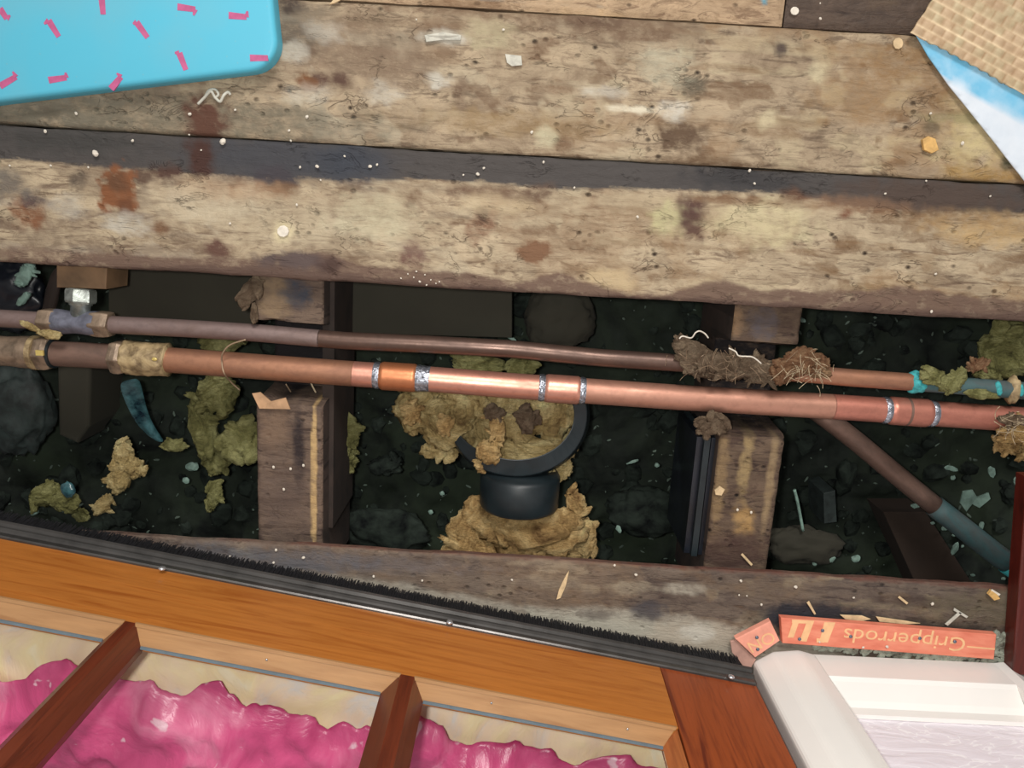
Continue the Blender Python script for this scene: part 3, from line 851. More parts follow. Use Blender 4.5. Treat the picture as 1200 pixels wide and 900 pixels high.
# brush seal: carrier, ridge, bristles, screws
seal = mesh('draught_seal', *(lambda pr: ([DW(s_, n_, h_) for s_ in (LEFT, sR - 0.001) for n_, h_ in pr], [(i, len(pr) + i, len(pr) + (i + 1) % len(pr), (i + 1) % len(pr)) for i in range(len(pr))] + [tuple(range(len(pr))), tuple(reversed(range(len(pr), 2 * len(pr))))]))(
    [(0.0, h_car0 - 0.001), (0.0065, h_car0 - 0.001), (0.0075, h_car0 + 0.001), (0.0065, h_car0 + 0.003), (0.004, h_car0 + 0.004), (0.0038, h_car0 + 0.006), (0.005, h_car0 + 0.008), (0.0038, h_car0 + 0.010), (0.0026, h_car0 + 0.0115), (0.0026, h_wood - 0.001), (0.0015, h_wood), (0.0, h_wood)]), M['alu'], door, rz=DANG)
seal['label'] = 'black metal carrier of the brush seal'
bp_ = []
V_, F_ = box_v(LEFT, DSH(862, 775)[0], 0.002, 0.0045, 0.0035, h_car0)
bp_.append(([DW(v.x, v.y, v.z) for v in V_], F_))
s_ = LEFT
sEnd = DSH(862, 775)[0]
while s_ < sEnd:
    for q in range(3):
        ss = s_ + rnd.uniform(-0.0005, 0.0005)
        w = 0.00065
        lean = rnd.uniform(-0.0012, 0.0012); out = rnd.uniform(0.0, 0.004)
        a = DW(ss, 0.002 + q * 0.002, h_car0 + 0.001); b = DW(ss + lean, 0.0035 + out, 0.0 + rnd.uniform(0.0, 0.003))
        o_ = len(bp_)
        V = [a - ES * w, a + ES * w, a + EN * w, b - ES * w * 0.5, b + ES * w * 0.5, b + EN * w * 0.5]
        bp_.append((V, [(0, 1, 4, 3), (1, 2, 5, 4), (2, 0, 3, 5), (3, 4, 5)]))
    s_ += 0.0009
V, Fc = join(bp_)
br = mesh('bristles', V, Fc, M['brush'], seal, rz=DANG); br['kind'] = 'stuff'; br['label'] = 'black bristles brushing the timber'
for (px, py) in ((190, 666), (527, 729), (857, 793)):
    s0_, h0_ = DSH(px, py, 0.005)
    V, Fc = lump((0, 0, 0), 0.0032, 0.0018, 0.0032, 0, sub=2, rough=0)
    p = DW(s0_, 0.005, h0_)
    mesh('screw', [rz2(v, DANG) + p for v in V], Fc, M['screw'], seal, smooth=True)

# crumpled cloth and film on the floor beyond the door
def crumple(px_edge, depth, z0, amp, seed, mat, name, label, cat, far=0.0, rag=0.006, smax=1.05, res=0.004, slope=0.0):
    # edge given by photo points at height z0, sheet spreads away from the door (-EN)
    pts = [(P(px, py, z0) - D0) for px, py in px_edge]
    es = [p.dot(ES) for p in pts]; en = [p.dot(EN) for p in pts]
    ns = int((smax + 0.5) / res); nn = int(depth / res)
    A, B = np.meshgrid(np.linspace(-0.5, smax, ns + 1), np.linspace(0, 1, nn + 1), indexing='ij')
    E = np.interp(A, es, en) + (fbm(A * 30, 0 * A, 0, seed, 4) - 0.5) * 2 * rag + (np.abs(fbm(A * 9, 0 * A + 3, 0, seed + 2, 3) - 0.5)) * 2 * rag
    E = np.minimum(E, -0.03)
    N = E - B * depth
    r = np.abs(fbm(A * 14, N * 14, 0, seed, 4) - 0.5) * 2
    r2 = fbm(A * 7, N * 7, 0, seed + 5, 3)
    Z = z0 - 0.004 + amp * (r2 * 0.9 - r * 0.9 + 0.25) * sst(0, 0.12, B + 0.04)
    Z = Z + np.minimum(slope * B * depth, 0.019)
    Z = np.maximum(Z, 0.041 + 0.1 * (Z - 0.041) if z0 > 0.03 else 0.001)
    if z0 < 0.03: Z = np.minimum(Z, 0.038)
    X = D0.x + ES.x * A + EN.x * N; Y = D0.y + ES.y * A + EN.y * N
    idx = np.arange(X.size).reshape(X.shape)
    Q = np.stack([idx[:-1, :-1], idx[:-1, 1:], idx[1:, 1:], idx[1:, :-1]], -1).reshape(-1, 4)
    o = mesh(name, np.stack([X, Y, Z], -1).reshape(-1, 3), Q, mat, None, rz=DANG, smooth=True)
    m = o.modifiers.new('s', 'SOLIDIFY'); m.thickness = 0.0008
    return tag(o, label, cat)
u_, v_ = UV(600, 700)
V, Fc = box_v(-0.9, 1.1, v_sill + 0.302, v_sill + 0.95, -0.03, -0.003)
mesh('plank', [W(*v) for v in V], Fc, M['board3'], floor, rz=BANG)['label'] = 'boarding beyond the glazed door'
crumple([(-200, 690), (1000, 900)], 0.22, 0.012, 0.012, 51, M['cream'], 'cream_cloth', 'cream crumpled cloth on the floor behind the glazed door', 'cloth', smax=0.66, slope=0.45)
crumple([(-200, 775), (0, 796), (60, 790), (110, 794), (180, 810), (215, 818), (255, 802), (285, 825), (320, 838), (370, 836), (385, 848), (440, 858), (490, 852), (520, 864), (560, 880), (640, 882), (680, 898), (760, 910), (1000, 955)], 0.45, 0.04, 0.035, 57, M['film'], 'magenta_film', 'crumpled magenta plastic film behind the glazed door', 'plastic film', rag=0.02, smax=0.66)

# ------------------------------------------------------------------ white joinery and wall at the right
wall = empty('wall_right', P(1060, 775, 0), kind='structure')
def extr(name, pxs, z0, z1, mat, parent, lab=None, zb=0.0, sm=False):
    pl = [P(px, py, zb) for px, py in pxs]
    V, Fc = prism([(p.x, p.y) for p in pl], z0, z1)
    o = mesh(name, V, Fc, mat, parent, rz=BANG)
    if lab: o['label'] = lab
    m = o.modifiers.new('b', 'BEVEL'); m.width = 0.0015; m.segments = 3
    return o
def away(p, d):   # a point pushed away from the camera side, in world
    return p + EV * d
# architrave: front profile points then back
front = [P(882, 774), P(905, 762), P(935, 760), P(956, 766)]
poly = [(p.x, p.y) for p in front]
b1_, b0_ = front[-1] + EV * 0.06, front[0] + EV * 0.06
poly += [(b1_.x, b1_.y), (b0_.x + 0.004, b0_.y)]
V, Fc = prism(poly, 0.0, 1.5)
o = mesh('trim_1', V, Fc, M['white'], None, rz=BANG)
tag(o, 'white painted architrave beside the door stile', kind='structure')
m = o.modifiers.new('b', 'BEVEL'); m.width = 0.0035; m.segments = 3; m.limit_method = 'ANGLE'; m.angle_limit = math.radians(20)
# skirting: upright face, sloping moulded top, wallpaper above
K0, K1 = P(957, 767), P(1164, 777)
EK = (K1 - K0).normalized(); NK = Vector((-EK.y, EK.x, 0))
LK = (K1 - K0).length
def KSH(px, py, n=0.0):
    d = ray(px, py); t = (n - (camp - K0).dot(NK)) / d.dot(NK); p = camp + d * t
    return (p - K0).dot(EK), p.z
k1 = KSH(1080, 797)[1]; k2 = KSH(1080, 833, -0.016)[1]; k3 = KSH(1080, 842, -0.018)[1]
print('skirting', k1, k2, k3, LK)
pr = [(0.0, 0.0), (0.0, k1), (-0.003, k1 + 0.003), (-0.012, k2 - 0.004), (-0.016, k2), (-0.017, k3), (-0.021, k3), (-0.021, 0.0)]
V = [K0 + EK * s__ + NK * n_ + Vector((0, 0, h_)) for s__ in (-0.004, LK + 0.0005) for n_, h_ in pr]
n = len(pr)
Fc = [(i, n + i, n + (i + 1) % n, (i + 1) % n) for i in range(n)] + [tuple(range(n)), tuple(reversed(range(n, 2 * n)))]
o = mesh('baseboard_right', V, Fc, M['white'], None, rz=BANG); tag(o, 'white gloss skirting board behind the orange batten', kind='structure')
V = [K0 + EK * s__ + NK * n_ + Vector((0, 0, h_)) for h_ in (0.0, 1.5) for s__, n_ in ((-0.002, -0.0215), (LK + 0.03, -0.0215), (LK + 0.03, -0.10), (-0.002, -0.10))]
mesh('wallpaper_panel', V, [(3, 2, 1, 0), (4, 5, 6, 7), (0, 1, 5, 4), (1, 2, 6, 5), (2, 3, 7, 6), (3, 0, 4, 7)], M['wallpaper'], wall, rz=BANG)['label'] = 'embossed pale lilac wallpaper above the skirting board'
# white return at the inner corner
c0 = P(1164.5, 777); c1 = P(1176, 776); c2 = P(1300, 850)
poly = [(c0.x, c0.y), (c1.x, c1.y), (c2.x, c2.y), (c2.x, c2.y - 0.08), (c0.x, c0.y - 0.1)]
V, Fc = prism(poly, 0.0, 1.5)
o = mesh('trim_2', V, Fc, M['white'], None, rz=BANG); tag(o, 'white painted corner upright at the far right', kind='structure')
# dark red threshold strip on the right edge
q0 = P(1189, 560, 0.012); q1 = P(1187, 792, 0.012)
poly = [(q0.x, q0.y), (q1.x, q1.y), (q1.x + 0.12, q1.y), (q0.x + 0.12, q0.y)]
q0 = P(1198, 640, 0.012)
qa = P(1204, 560, 0.012)
poly = [(qa.x, qa.y), (q0.x, q0.y), (q1.x, q1.y), (q1.x + 0.14, q1.y), (qa.x + 0.14, qa.y)]
V, Fc = prism(poly, -0.003, 0.012, 0.002)
o = mesh('trim_3', V, Fc, M['redwood'], None, rz=BANG - math.pi / 2); tag(o, 'dark red varnished strip at the right edge', kind='structure')

# ------------------------------------------------------------------ orange gripper battens
def text_mesh(body, size, shear=0.0, ext=0.00015):
    cu = bpy.data.curves.new('txt', 'FONT'); cu.body = body; cu.size = size; cu.extrude = ext; cu.shear = shear
    cu.align_x = 'CENTER'; cu.align_y = 'CENTER'; cu.resolution_u = 3
    ob = bpy.data.objects.new('txt', cu); COL.objects.link(ob)
    dg = bpy.context.evaluated_depsgraph_get()
    me = bpy.data.meshes.new_from_object(ob.evaluated_get(dg))
    V = [v.co.copy() for v in me.vertices]; Fc = [tuple(p.vertices) for p in me.polygons]
    bpy.data.objects.remove(ob); bpy.data.curves.remove(cu); bpy.data.meshes.remove(me)
    return V, Fc
GT = 0.006
def batten(pxs, mat, label):
    pl = [P(px, py, GT) for px, py in pxs]
    V, Fc = prism([(p.x, p.y) for p in pl], 0.0, GT, 0.0008)
    d = pl[1] - pl[0]; ang = math.atan2(d.y, d.x)
    c = sum((p for p in pl), Vector()) / 4
    root = empty('gripper_batten', (c.x, c.y, 0), label, 'batten')
    mesh('strip', V, Fc, mat, root, rz=ang)
    return root, ang
def put_text(root, ang, V, Fc, px, py, mat, z=GT + 0.0002, name='lettering', sx=1.0, sy=1.0):
    p = P(px, py, z)
    W_ = [rz2(Vector((v.x * sx, v.y * sy, v.z)), ang + math.pi) + p for v in V]
    return mesh(name, W_, Fc, mat, root, rz=ang)
g1, ga1 = batten([(915, 724), (1168, 744), (1165, 773), (917, 754)], M['grip'], 'long orange wooden carpet batten lying against the white skirting')
V, Fc = text_mesh('Gripperrods', 0.0185)
xs = [v.x for v in V]; wtxt = max(xs) - min(xs)
wtar = (P(1131, 757, GT) - P(990, 740, GT)).length
put_text(g1, ga1, V, Fc, 1060, 749, M['lettering'], sx=wtar / wtxt, sy=1.05)
# big slanted capitals, drawn as the photo shows them
def strokes(root, ang, lst, mat):
    parts = []
    for q_, pts in enumerate(lst):
        pl = [P(px, py, GT + 0.0002) for px, py in pts]
        parts.append(prism([(p.x, p.y) for p in pl], GT - 0.0004 - q_ * 0.00003, GT + 0.0003 + q_ * 0.00003))
    V, Fc = join(parts)
    return mesh('lettering', V, Fc, mat, root, rz=ang)
strokes(g1, ga1, [[(966, 729), (979, 729.5), (970, 753), (960, 752)], [(957, 748), (967, 749), (966, 753), (957, 753)],
                  [(946, 727), (954, 728), (945, 752), (937, 751)], [(930, 726), (937, 726.5), (930, 747), (923, 747)], [(928, 726), (954, 727.5), (953, 731), (928, 730)],
                  ], M['lettering'])
strokes(g1, ga1, [[(1133, 757), (1166, 760), (1166, 761.5), (1133, 758.5)]], M['lettering'])
g2, ga2 = batten([(862, 749), (903, 728), (914, 751), (885, 771)], M['grip2'], 'short pale salmon batten offcut lying aslant beside the longer one')
V, Fc = text_mesh('ON', 0.016)
put_text(g2, ga2, V, Fc, 892, 752, M['lettering'])
for rt, lst in ((g1, [(1078, 748), (997, 746), (1119, 752), (964, 739), (937, 749)]), (g2, [(887, 747), (888, 761)])):
    for (px, py) in lst:
        V, Fc = lump(P(px, py, GT + 0.0006), 0.0017, 0.0017, 0.0009, sub=2, rough=0.1)
        mesh('nail', V, Fc, M['nail'], rt, smooth=True)
# pinkish plate end under the short batten
pl = [P(px, py, 0.002) for px, py in ((856, 752), (863, 750), (886, 773), (880, 783), (872, 782), (858, 765))]
V, Fc = prism([(p.x, p.y) for p in pl], 0.0, 0.002, 0.0004)
tag(mesh('metal_plate', V, Fc, M['platebit'], None), 'small pinkish plate poking out under the short salmon batten', 'plate')

# mortar crumbs between batten and skirting
parts = []
for i in range(150):
    t_ = rnd.random()
    px = 955 + t_ * 215; py = 758 + t_ * 18 + rnd.uniform(-3, 5)
    r = rnd.uniform(0.0012, 0.0035)
    p = P(px, py, 0); parts.append(lump((p.x, p.y, r * 0.3 - 0.003), r * 1.5, r, r * 0.7, rnd.random(), seed=i, sub=1, rough=0.5))
for i in range(60):
    px = 1168 + rnd.random() * 18; py = 745 + rnd.random() * 36
    r = rnd.uniform(0.0015, 0.004)
    p = P(px, py, 0); parts.append(lump((p.x, p.y, -0.003), r * 1.5, r, r * 0.7, rnd.random(), seed=i, sub=1, rough=0.5))
V, Fc = join(parts)
tag(mesh('mortar_crumbs', V, Fc, M['mortar'], None), 'pale grey mortar crumbs between the orange batten and the skirting', 'crumbs', kind='stuff')

# ------------------------------------------------------------------ turquoise pad and woven mat
TH = 0.016
raw = [(-220, 152), (0, 122), (290, 84)]
cor = []
cx_, cy_, rr = 288, 48, 36
for k in range(9):
    a = math.radians(82 - k * 10.5)
    cor.append((cx_ + rr * math.cos(a) * 1.0, cy_ + rr * math.sin(a)))
raw = [(-220, 150), (0, 119)] + [(x, y) for x, y in cor] + [(322, 30), (318, -10), (310, -150), (-220, -150)]
pl = [P(px, py, TH) for px, py in raw]
pad = empty('foam_pad', P(50, 0, 0.0), 'turquoise kneeling pad with pink sprigs at the top left', 'pad')
ORIG[pad] = Vector((P(50, 0, 0.0).x, P(50, 0, 0.0).y, 0.001)); pad.location = ORIG[pad]
V, Fc = prism([(p.x, p.y) for p in pl], 0.001, TH, 0.004)
body = mesh('pad_body', V, Fc, M['turq'], pad, smooth=False)
body.data.shade_smooth()
try: body.data.set_sharp_from_angle(angle=math.radians(35))
except Exception: pass
sprigs = [((0, 10), (8, 22), (12, 18)), ((57, 24), (69, 43), (52, 28)), ((119, -4), (121, 17), (125, -6)), ((160, 26), (173, 44), (156, 28)),
          ((208, 8), (229, 11), (227, 18)), ((268, 18), (289, 20), (290, 13)), ((210, 62), (218, 82), (205, 62)), ((293, 68), (314, 68), (314, 68)),
          ((130, 104), (142, 90), (137, 86)), ((57, 94), (78, 91), (77, 85)), ((0, 101), (19, 90), (15, 84)), ((-40, 60), (-22, 66), (-20, 58)), ((-70, 100), (-52, 108), (-50, 100))]
for i, (a, b, h) in enumerate(sprigs):
    A_, B_, C_ = P(*a, TH), P(*b, TH), P(*h, TH)
    d = (B_ - A_).normalized(); nrm = Vector((-d.y, d.x, 0)) * 0.0024
    near = A_ if (C_ - A_).length < (C_ - B_).length else B_
    parts = [prism([tuple((A_ - nrm)[:2]), tuple((B_ - nrm * 0.8)[:2]), tuple((B_ + nrm * 0.8)[:2]), tuple((A_ + nrm)[:2])], TH - 0.001, TH + 0.0002)]
    if (C_ - near).length > 0.001:
        e = (C_ - near).normalized(); n2 = Vector((-e.y, e.x, 0)) * 0.0011
        parts.append(prism([tuple((near - n2 * 1.6)[:2]), tuple((C_ - n2 * 0.6)[:2]), tuple((C_ + n2 * 0.6)[:2]), tuple((near + n2 * 1.6)[:2])], TH - 0.0011, TH + 0.00032))
    V, Fc = join(parts)
    mesh('printed_sprig', V, Fc, M['pinkprint'], pad)

# blue and white lining sheet under the woven mat
Lz = 0.004
pts = [(1073, 40), (1088, 66), (1112, 100), (1140, 135), (1168, 170), (1200, 211), (1260, 290), (1300, 290), (1300, 20), (1110, 20)]
pl = [P(px, py, Lz) for px, py in pts]
e_a, e_b = P(1075, 40, Lz), P(1200, 112, Lz)
def sheet_grid(poly, z, res, colfn, zfn=None, thick=0.001, name='sheet', mat=None, parent=None, rz=0.0):
    """fill a polygon with a fine grid (clipped to it) and give it thickness"""
    bm = bmesh.new()
    xs = [p.x for p in poly]; ys = [p.y for p in poly]
    c_, s_2 = math.cos(-rz), math.sin(-rz)
    loc = [Vector((p.x * c_ - p.y * s_2, p.x * s_2 + p.y * c_, z)) for p in poly]
    x0, x1 = min(p.x for p in loc), max(p.x for p in loc); y0, y1 = min(p.y for p in loc), max(p.y for p in loc)
    f = bm.faces.new([bm.verts.new(p) for p in loc])
    def cut(axis, val):
        no = Vector((1, 0, 0)) if axis == 0 else Vector((0, 1, 0))
        co = Vector((val, 0, 0)) if axis == 0 else Vector((0, val, 0))
        bmesh.ops.bisect_plane(bm, geom=bm.verts[:] + bm.edges[:] + bm.faces[:], plane_co=co, plane_no=no, dist=1e-7)
    x = x0 + res
    while x < x1: cut(0, x); x += res
    y = y0 + res
    while y < y1: cut(1, y); y += res
    bm.verts.ensure_lookup_table(); bm.normal_update()
    if bm.faces[:][0].normal.z < 0: bmesh.ops.reverse_faces(bm, faces=bm.faces[:])
    bm.verts.index_update()
    A = np.array([v.co[:] for v in bm.verts])
    Fc = [tuple(v.index for v in f.verts) for f in bm.faces]
    bm.free()
    if zfn is not None: A[:, 2] = z + zfn(A[:, 0], A[:, 1])
    col = colfn(A[:, 0], A[:, 1])
    Wd = A.copy(); c2, s2 = math.cos(rz), math.sin(rz)
    Wd[:, 0] = A[:, 0] * c2 - A[:, 1] * s2; Wd[:, 1] = A[:, 0] * s2 + A[:, 1] * c2
    o = mesh(name, Wd, Fc, mat, parent, rz=rz, smooth=True, attr={'stain': col})
    m = o.modifiers.new('s', 'SOLIDIFY'); m.thickness = thick; m.offset = -1
    return o
WANG = math.atan2((e_b - e_a).y, (e_b - e_a).x)
def loc2(p, a): return (p.x * math.cos(-a) - p.y * math.sin(-a), p.x * math.sin(-a) + p.y * math.cos(-a))
_, ye = loc2(e_a, WANG)
def lincol(x, y):
    w = 0.0155 + 0.003 * (fbm(x * 60, y * 0, 0, 3, 3) - 0.5)
    k = sst(w + 0.001, w - 0.001, ye - y)[:, None]
    edge = sst(0.0, 0.004, ye - y)[:, None]
    blue = np.array(srgb(112, 182, 216)); white = np.array(srgb(206, 216, 226))
    n = (fbm(x * 80, y * 80, 0, 9, 3)[:, None] - 0.5) * 0.3
    return np.clip(white * (1 - k) + blue * k + n * 0.3, 0, 1)
o = sheet_grid(pl, Lz, 0.004, lincol, lambda x, y: (fbm(x * 30, y * 30, 0, 8, 3) - 0.5) * 0.001, 0.0012, 'lining_sheet', M['lining'], None, WANG)
tag(o, 'white sheet with a blue stripe showing under the woven mat', 'sheet')
Wz = 0.0085
pts = [(1068, 38), (1098, -6), (1140, -70), (1330, -70), (1330, 190), (1215, 120), (1200, 110), (1160, 86), (1105, 56)]
pl = [P(px, py, Wz) for px, py in pts]
wa, wb = P(1068, 38, Wz), P(1200, 110, Wz)
WA2 = math.atan2((wb - wa).y, (wb - wa).x)
x0_, y0_ = loc2(wa, WA2)
RW = 0.0066; CW = 0.0088
def weave_h(x, y):
    r = (y - y0_) / RW; row = np.floor(r); fr_ = r - row
    cx = (x - x0_) / CW + 0.5 * (row % 2); cc = cx - np.floor(cx)
    return r, row, fr_, cc, np.floor(cx)
def wz(x, y):
    r, row, fr_, cc, ci = weave_h(x, y)
    lineh = np.exp(-((fr_ - 0.08) / 0.1) ** 2) * 0.6
    over = np.sin(np.pi * cc) ** 0.6 * np.sin(np.pi * np.clip((fr_ - 0.15) / 0.85, 0, 1)) ** 0.6
    return (over * 0.0016 + lineh * 0.0013)
def wc(x, y):
    r, row, fr_, cc, ci = weave_h(x, y)
    base = np.array(srgb(206, 180, 146)); dk = np.array(srgb(158, 130, 98)); lt = np.array(srgb(236, 214, 176)); gr = np.array(srgb(178, 168, 134))
    h = _hash(ci, row, ci * 0, 5)[:, None]
    c = base * (0.75 + 0.25 * h) + (gr - base) * (h > 0.6) * 0.6
    k = (np.clip(np.minimum(cc, 1 - cc) / 0.14, 0, 1))[:, None]
    c = dk * (1 - k) + c * k
    ln = (np.exp(-((fr_ - 0.08) / 0.11) ** 2) * (0.35 + 0.65 * vn(x * 40, row, 0, 4)))[:, None]
    c = c * (1 - ln) + lt * ln
    return np.clip(c, 0, 1)
mat_o = sheet_grid(pl, Wz - 0.002, 0.0013, wc, wz, 0.0025, 'woven_mat', M['weave'], None, WA2)
tag(mat_o, 'beige woven rattan mat at the top right corner', 'mat')

# ------------------------------------------------------------------ pipes
ZP = -0.030      # axis height of the 22 mm pipe
Z15 = -0.026
R22 = 0.011; R15 = 0.0075
line22 = [(-60, 407), (0, 411), (100, 416), (200, 422), (300, 429.5), (400, 437), (500, 444), (600, 452), (700, 459), (800, 466), (900, 472), (1000, 478), (1100, 485), (1200, 492), (1280, 498)]
line15 = [(-60, 370), (0, 373), (70, 377), (140, 381), (220, 385), (300, 390), (400, 399), (500, 403.5), (600, 409), (700, 419), (760, 423), (820, 427), (900, 434), (1000, 443), (1100, 450), (1200, 458), (1280, 464)]
def on(line, x, z):
    y = float(np.interp(x, [p[0] for p in line], [p[1] for p in line]))
    return P(x, y, z)
def seg_path(line, x0, x1, z, n=8):
    return [on(line, x0 + (x1 - x0) * i / n, z) for i in range(n + 1)]
def pang(line, x, z):
    d = on(line, x + 10, z) - on(line, x - 10, z); return math.atan2(d.y, d.x)
def piece(name, root, line, x0, x1, z, rad, mat, lab=None, n=8, seg=28):
    a = pang(line, (x0 + x1) / 2, z)
    if callable(rad): rr = [rad(i / n) for i in range(n + 1)]
    else: rr = rad
    V, Fc = tube(seg_path(line, x0, x1, z, n), rr, seg)
    o = mesh(name, V, Fc, mat, root, rz=a)
    o.data.shade_smooth()
    try: o.data.set_sharp_from_angle(angle=math.radians(40))
    except Exception: pass
    if lab: o['label'] = lab
    return o
big = empty('copper_pipe', on(line22, 600, ZP), 'thicker copper water pipe with shiny soldered couplings', 'pipe')
piece('tube', big, line22, -60, 135, ZP, R22, M['cu_dull'], 'dull brown left length of tube', 12)
piece('tube', big, line22, 195, 415, ZP, R22, M['cu_old'], 'tarnished orange brown length of tube', 14)
piece('tube', big, line22, 414, 640, ZP, R22, M['cu_new'], 'freshly cleaned bright length of tube', 14)
piece('tube', big, line22, 680, 975, ZP, R22, M['cu_mid'], 'clean matt pink length of tube', 16)
piece('tube', big, line22, 974, 1280, ZP, R22, M['cu_red'], 'heat reddened length of tube', 16)
def bulge(r0, r1):
    def f(t): 
        e = min(t, 1 - t); return r0 + (r1 - r0) * min(1, e / 0.08)
    return f
cpl = [(445, 489, M['cu_orange'], 'orange brown soldered coupling'), (638, 680, M['cu_new'], 'bright soldered coupling'), (1040, 1089, M['cu_red'], 'reddened soldered coupling')]
for (a, b, m_, lab) in cpl:
    cp = piece('coupling', big, line22, a, b, ZP, bulge(R22 * 1.0, R22 * 1.12), m_, lab, 24)
    for xr in (a - 3, b + 2):
        piece('solder_ring', cp, line22, xr - 3.8, xr + 3.8, ZP, lambda t: R22 * (1.015 + 0.07 * math.sin(math.pi * t)), M['solder'], None, 8)
    if a > 1000:
        piece('solder_ring', cp, line22, 1060, 1063, ZP, R22 * 1.135, M['cu_dull'], 'dark groove line', 2)
# smear of solder next to the left coupling
piece('solder_ring', big, line22, 490, 504, ZP, lambda t: R22 * (1.03 - 0.02 * t), M['solder'], 'solder smear', 4)
# compression coupling, left
def hexprism(line, x0, x1, z, r, mat, root, name, n=6, lab=None):
    a = pang(line, (x0 + x1) / 2, z)
    V, Fc = tube(seg_path(line, x0, x1, z, 3), [r * 0.93, r, r, r * 0.93], n)
    o = mesh(name, V, Fc, mat, root, rz=a)
    m = o.modifiers.new('b', 'BEVEL'); m.width = 0.0008; m.segments = 2
    if lab: o['label'] = lab
    return o
hexprism(line22, 133, 148, ZP, 0.0158, M['nut'], big, 'compression_nut', 6, 'grimy compression nut')
def rough_tube(line, x0, x1, z, r, amp, mat, root, name, seed, n=26, seg=40, fr=170):
    a = pang(line, (x0 + x1) / 2, z)
    pth = seg_path(line, x0, x1, z, n)
    V, Fc = tube(pth, r, seg)
    A = np.array([v[:] for v in V])
    k = (fbm(A[:, 0] * fr, A[:, 1] * fr, A[:, 2] * fr, seed, 4) - 0.4) * 2 * amp
    C = np.repeat(np.array([p[:] for p in pth]), seg, axis=0)
    D = A - C; D /= np.linalg.norm(D, axis=1)[:, None]
    A = A + D * k[:, None]
    d = np.array((pth[-1] - pth[0]).normalized()[:])
    ends = np.zeros(len(A)); ends[:seg * 2] = -1; ends[-seg * 2:] = 1
    A = A + d[None, :] * (ends * (fbm(A[:, 0] * fr * 1.6, A[:, 1] * fr * 1.6, A[:, 2] * fr * 1.6, seed + 4, 3) - 0.4) * amp * 3)[:, None]
    return mesh(name, A, Fc, mat, root, rz=a, smooth=True)
cb = rough_tube(line22, 149, 197, ZP, 0.0142, 0.002, M['brass'], big, 'coupling', 5)
cb['label'] = 'dirt crusted brass compression coupling'
p_ = on(line22, 181, ZP + 0.0152); V, Fc = lump(p_, 0.0026, 0.0017, 0.0008, sub=2, rough=0.1); mesh('screw', V, Fc, M['yellowbit'], cb, smooth=True)
cb = piece('coupling', big, line22, -30, 42, ZP, lambda t: 0.0135 + 0.0006 * math.sin(9 * t), M['nut'], 'brown grey fitting body at the left edge', 12)
piece('coupling_flange', big, line22, 40, 46, ZP, 0.0150, M['brass'], None, 2)
hexprism(line22, 46, 62, ZP, 0.0158, M['nut'], big, 'compression_nut', 6, 'nut with a bright yellow flat')
a_ = pang(line22, 48, ZP); V, Fc = box_v(-0.0032, 0.0032, -0.0022, 0.0022, -0.0006, 0.0012)
pp = on(line22, 47, ZP + 0.0152); mesh('wear_mark', [rz2(v, a_) + pp for v in V], Fc, M['yellowbit'], big, rz=a_)
piece('olive_ring', big, line22, 62, 65, ZP, 0.0128, M['blackplastic'], None, 2)

small = empty('narrow_copper_pipe', on(line15, 500, Z15), 'thinner dark copper pipe running above the shiny one in the photo', 'pipe')
piece('tube', small, line15, -60, 60, Z15, R15, M['cu_grey'], 'grey oxidised left length', 8)
piece('tube', small, line15, 130, 375, Z15, R15, M['cu_grey'], 'grey brown length beside the tee', 14)
piece('tube', small, line15, 374, 850, Z15, R15, M['cu_dark'], 'dark aged length of tube', 30)
piece('tube', small, line15, 849, 1078, Z15, R15, M['cu_old'], 'brown length of tube', 12)
piece('tube', small, line15, 1078, 1280, Z15, R15, M['cu_verd'], 'verdigris covered right end', 12)
tb = piece('tee_body', small, line15, 66, 115, Z15, lambda t: R15 * (1.35 + 0.1 * math.cos(6.28 * t)), M['teebody'], 'blue grey plated tee fitting', 12)
hexprism(line15, 49, 69, Z15, 0.0118, M['nut'], small, 'compression_nut', 6, 'grimy nut left of the tee')
hexprism(line15, 109, 131, Z15, 0.0122, M['nut'], small, 'compression_nut', 6, 'grimy nut right of the tee')
# branch of the tee
ba = on(line15, 94, Z15); bb = P(95, 338, Z15 - 0.002)
V, Fc = tube([ba, ba + (bb - ba) * 0.5, ba + (bb - ba) * 0.52, bb], [0.0078, 0.0078, 0.0092, 0.0092], 20)
mesh('tee_branch', V, Fc, M['chrome'], small, smooth=True)['label'] = 'plated branch of the tee pointing to the wood block'
mid = ba + (bb - ba) * 0.58
V, Fc = tube([mid, mid + (bb - ba) * 0.06, mid + (bb - ba) * 0.34, mid + (bb - ba) * 0.4], [0.0112, 0.012, 0.012, 0.0112], 6)
mesh('compression_nut', V, Fc, M['chrome'], small)['label'] = 'plated nut on the branch of the tee'
# teal blob at the joint
V, Fc = lump(on(line15, 1073, Z15), 0.0095, 0.0098, 0.0095, 0.4, seed=4, sub=3, rough=0.25)
mesh('verdigris_crust', V, Fc, M['teal'], small, smooth=True)
for q, (x_, sz) in enumerate(((1170, 0.0045), (1196, 0.004))):
    V, Fc = lump(on(line15, x_, Z15 + 0.006), sz * 0.7, sz * 1.5, sz * 0.6, 0.2, seed=q, sub=2, rough=0.3)
    mesh('verdigris_crust', V, Fc, M['teal'], small, smooth=True)
# clamp on the small pipe end
V, Fc = lump(on(line15, 1186, Z15 + 0.001), 0.006, 0.013, 0.009, 0.0, seed=8, sub=3, rough=0.3)
mesh('pipe_clip', V, Fc, M['brass'], small, smooth=True)

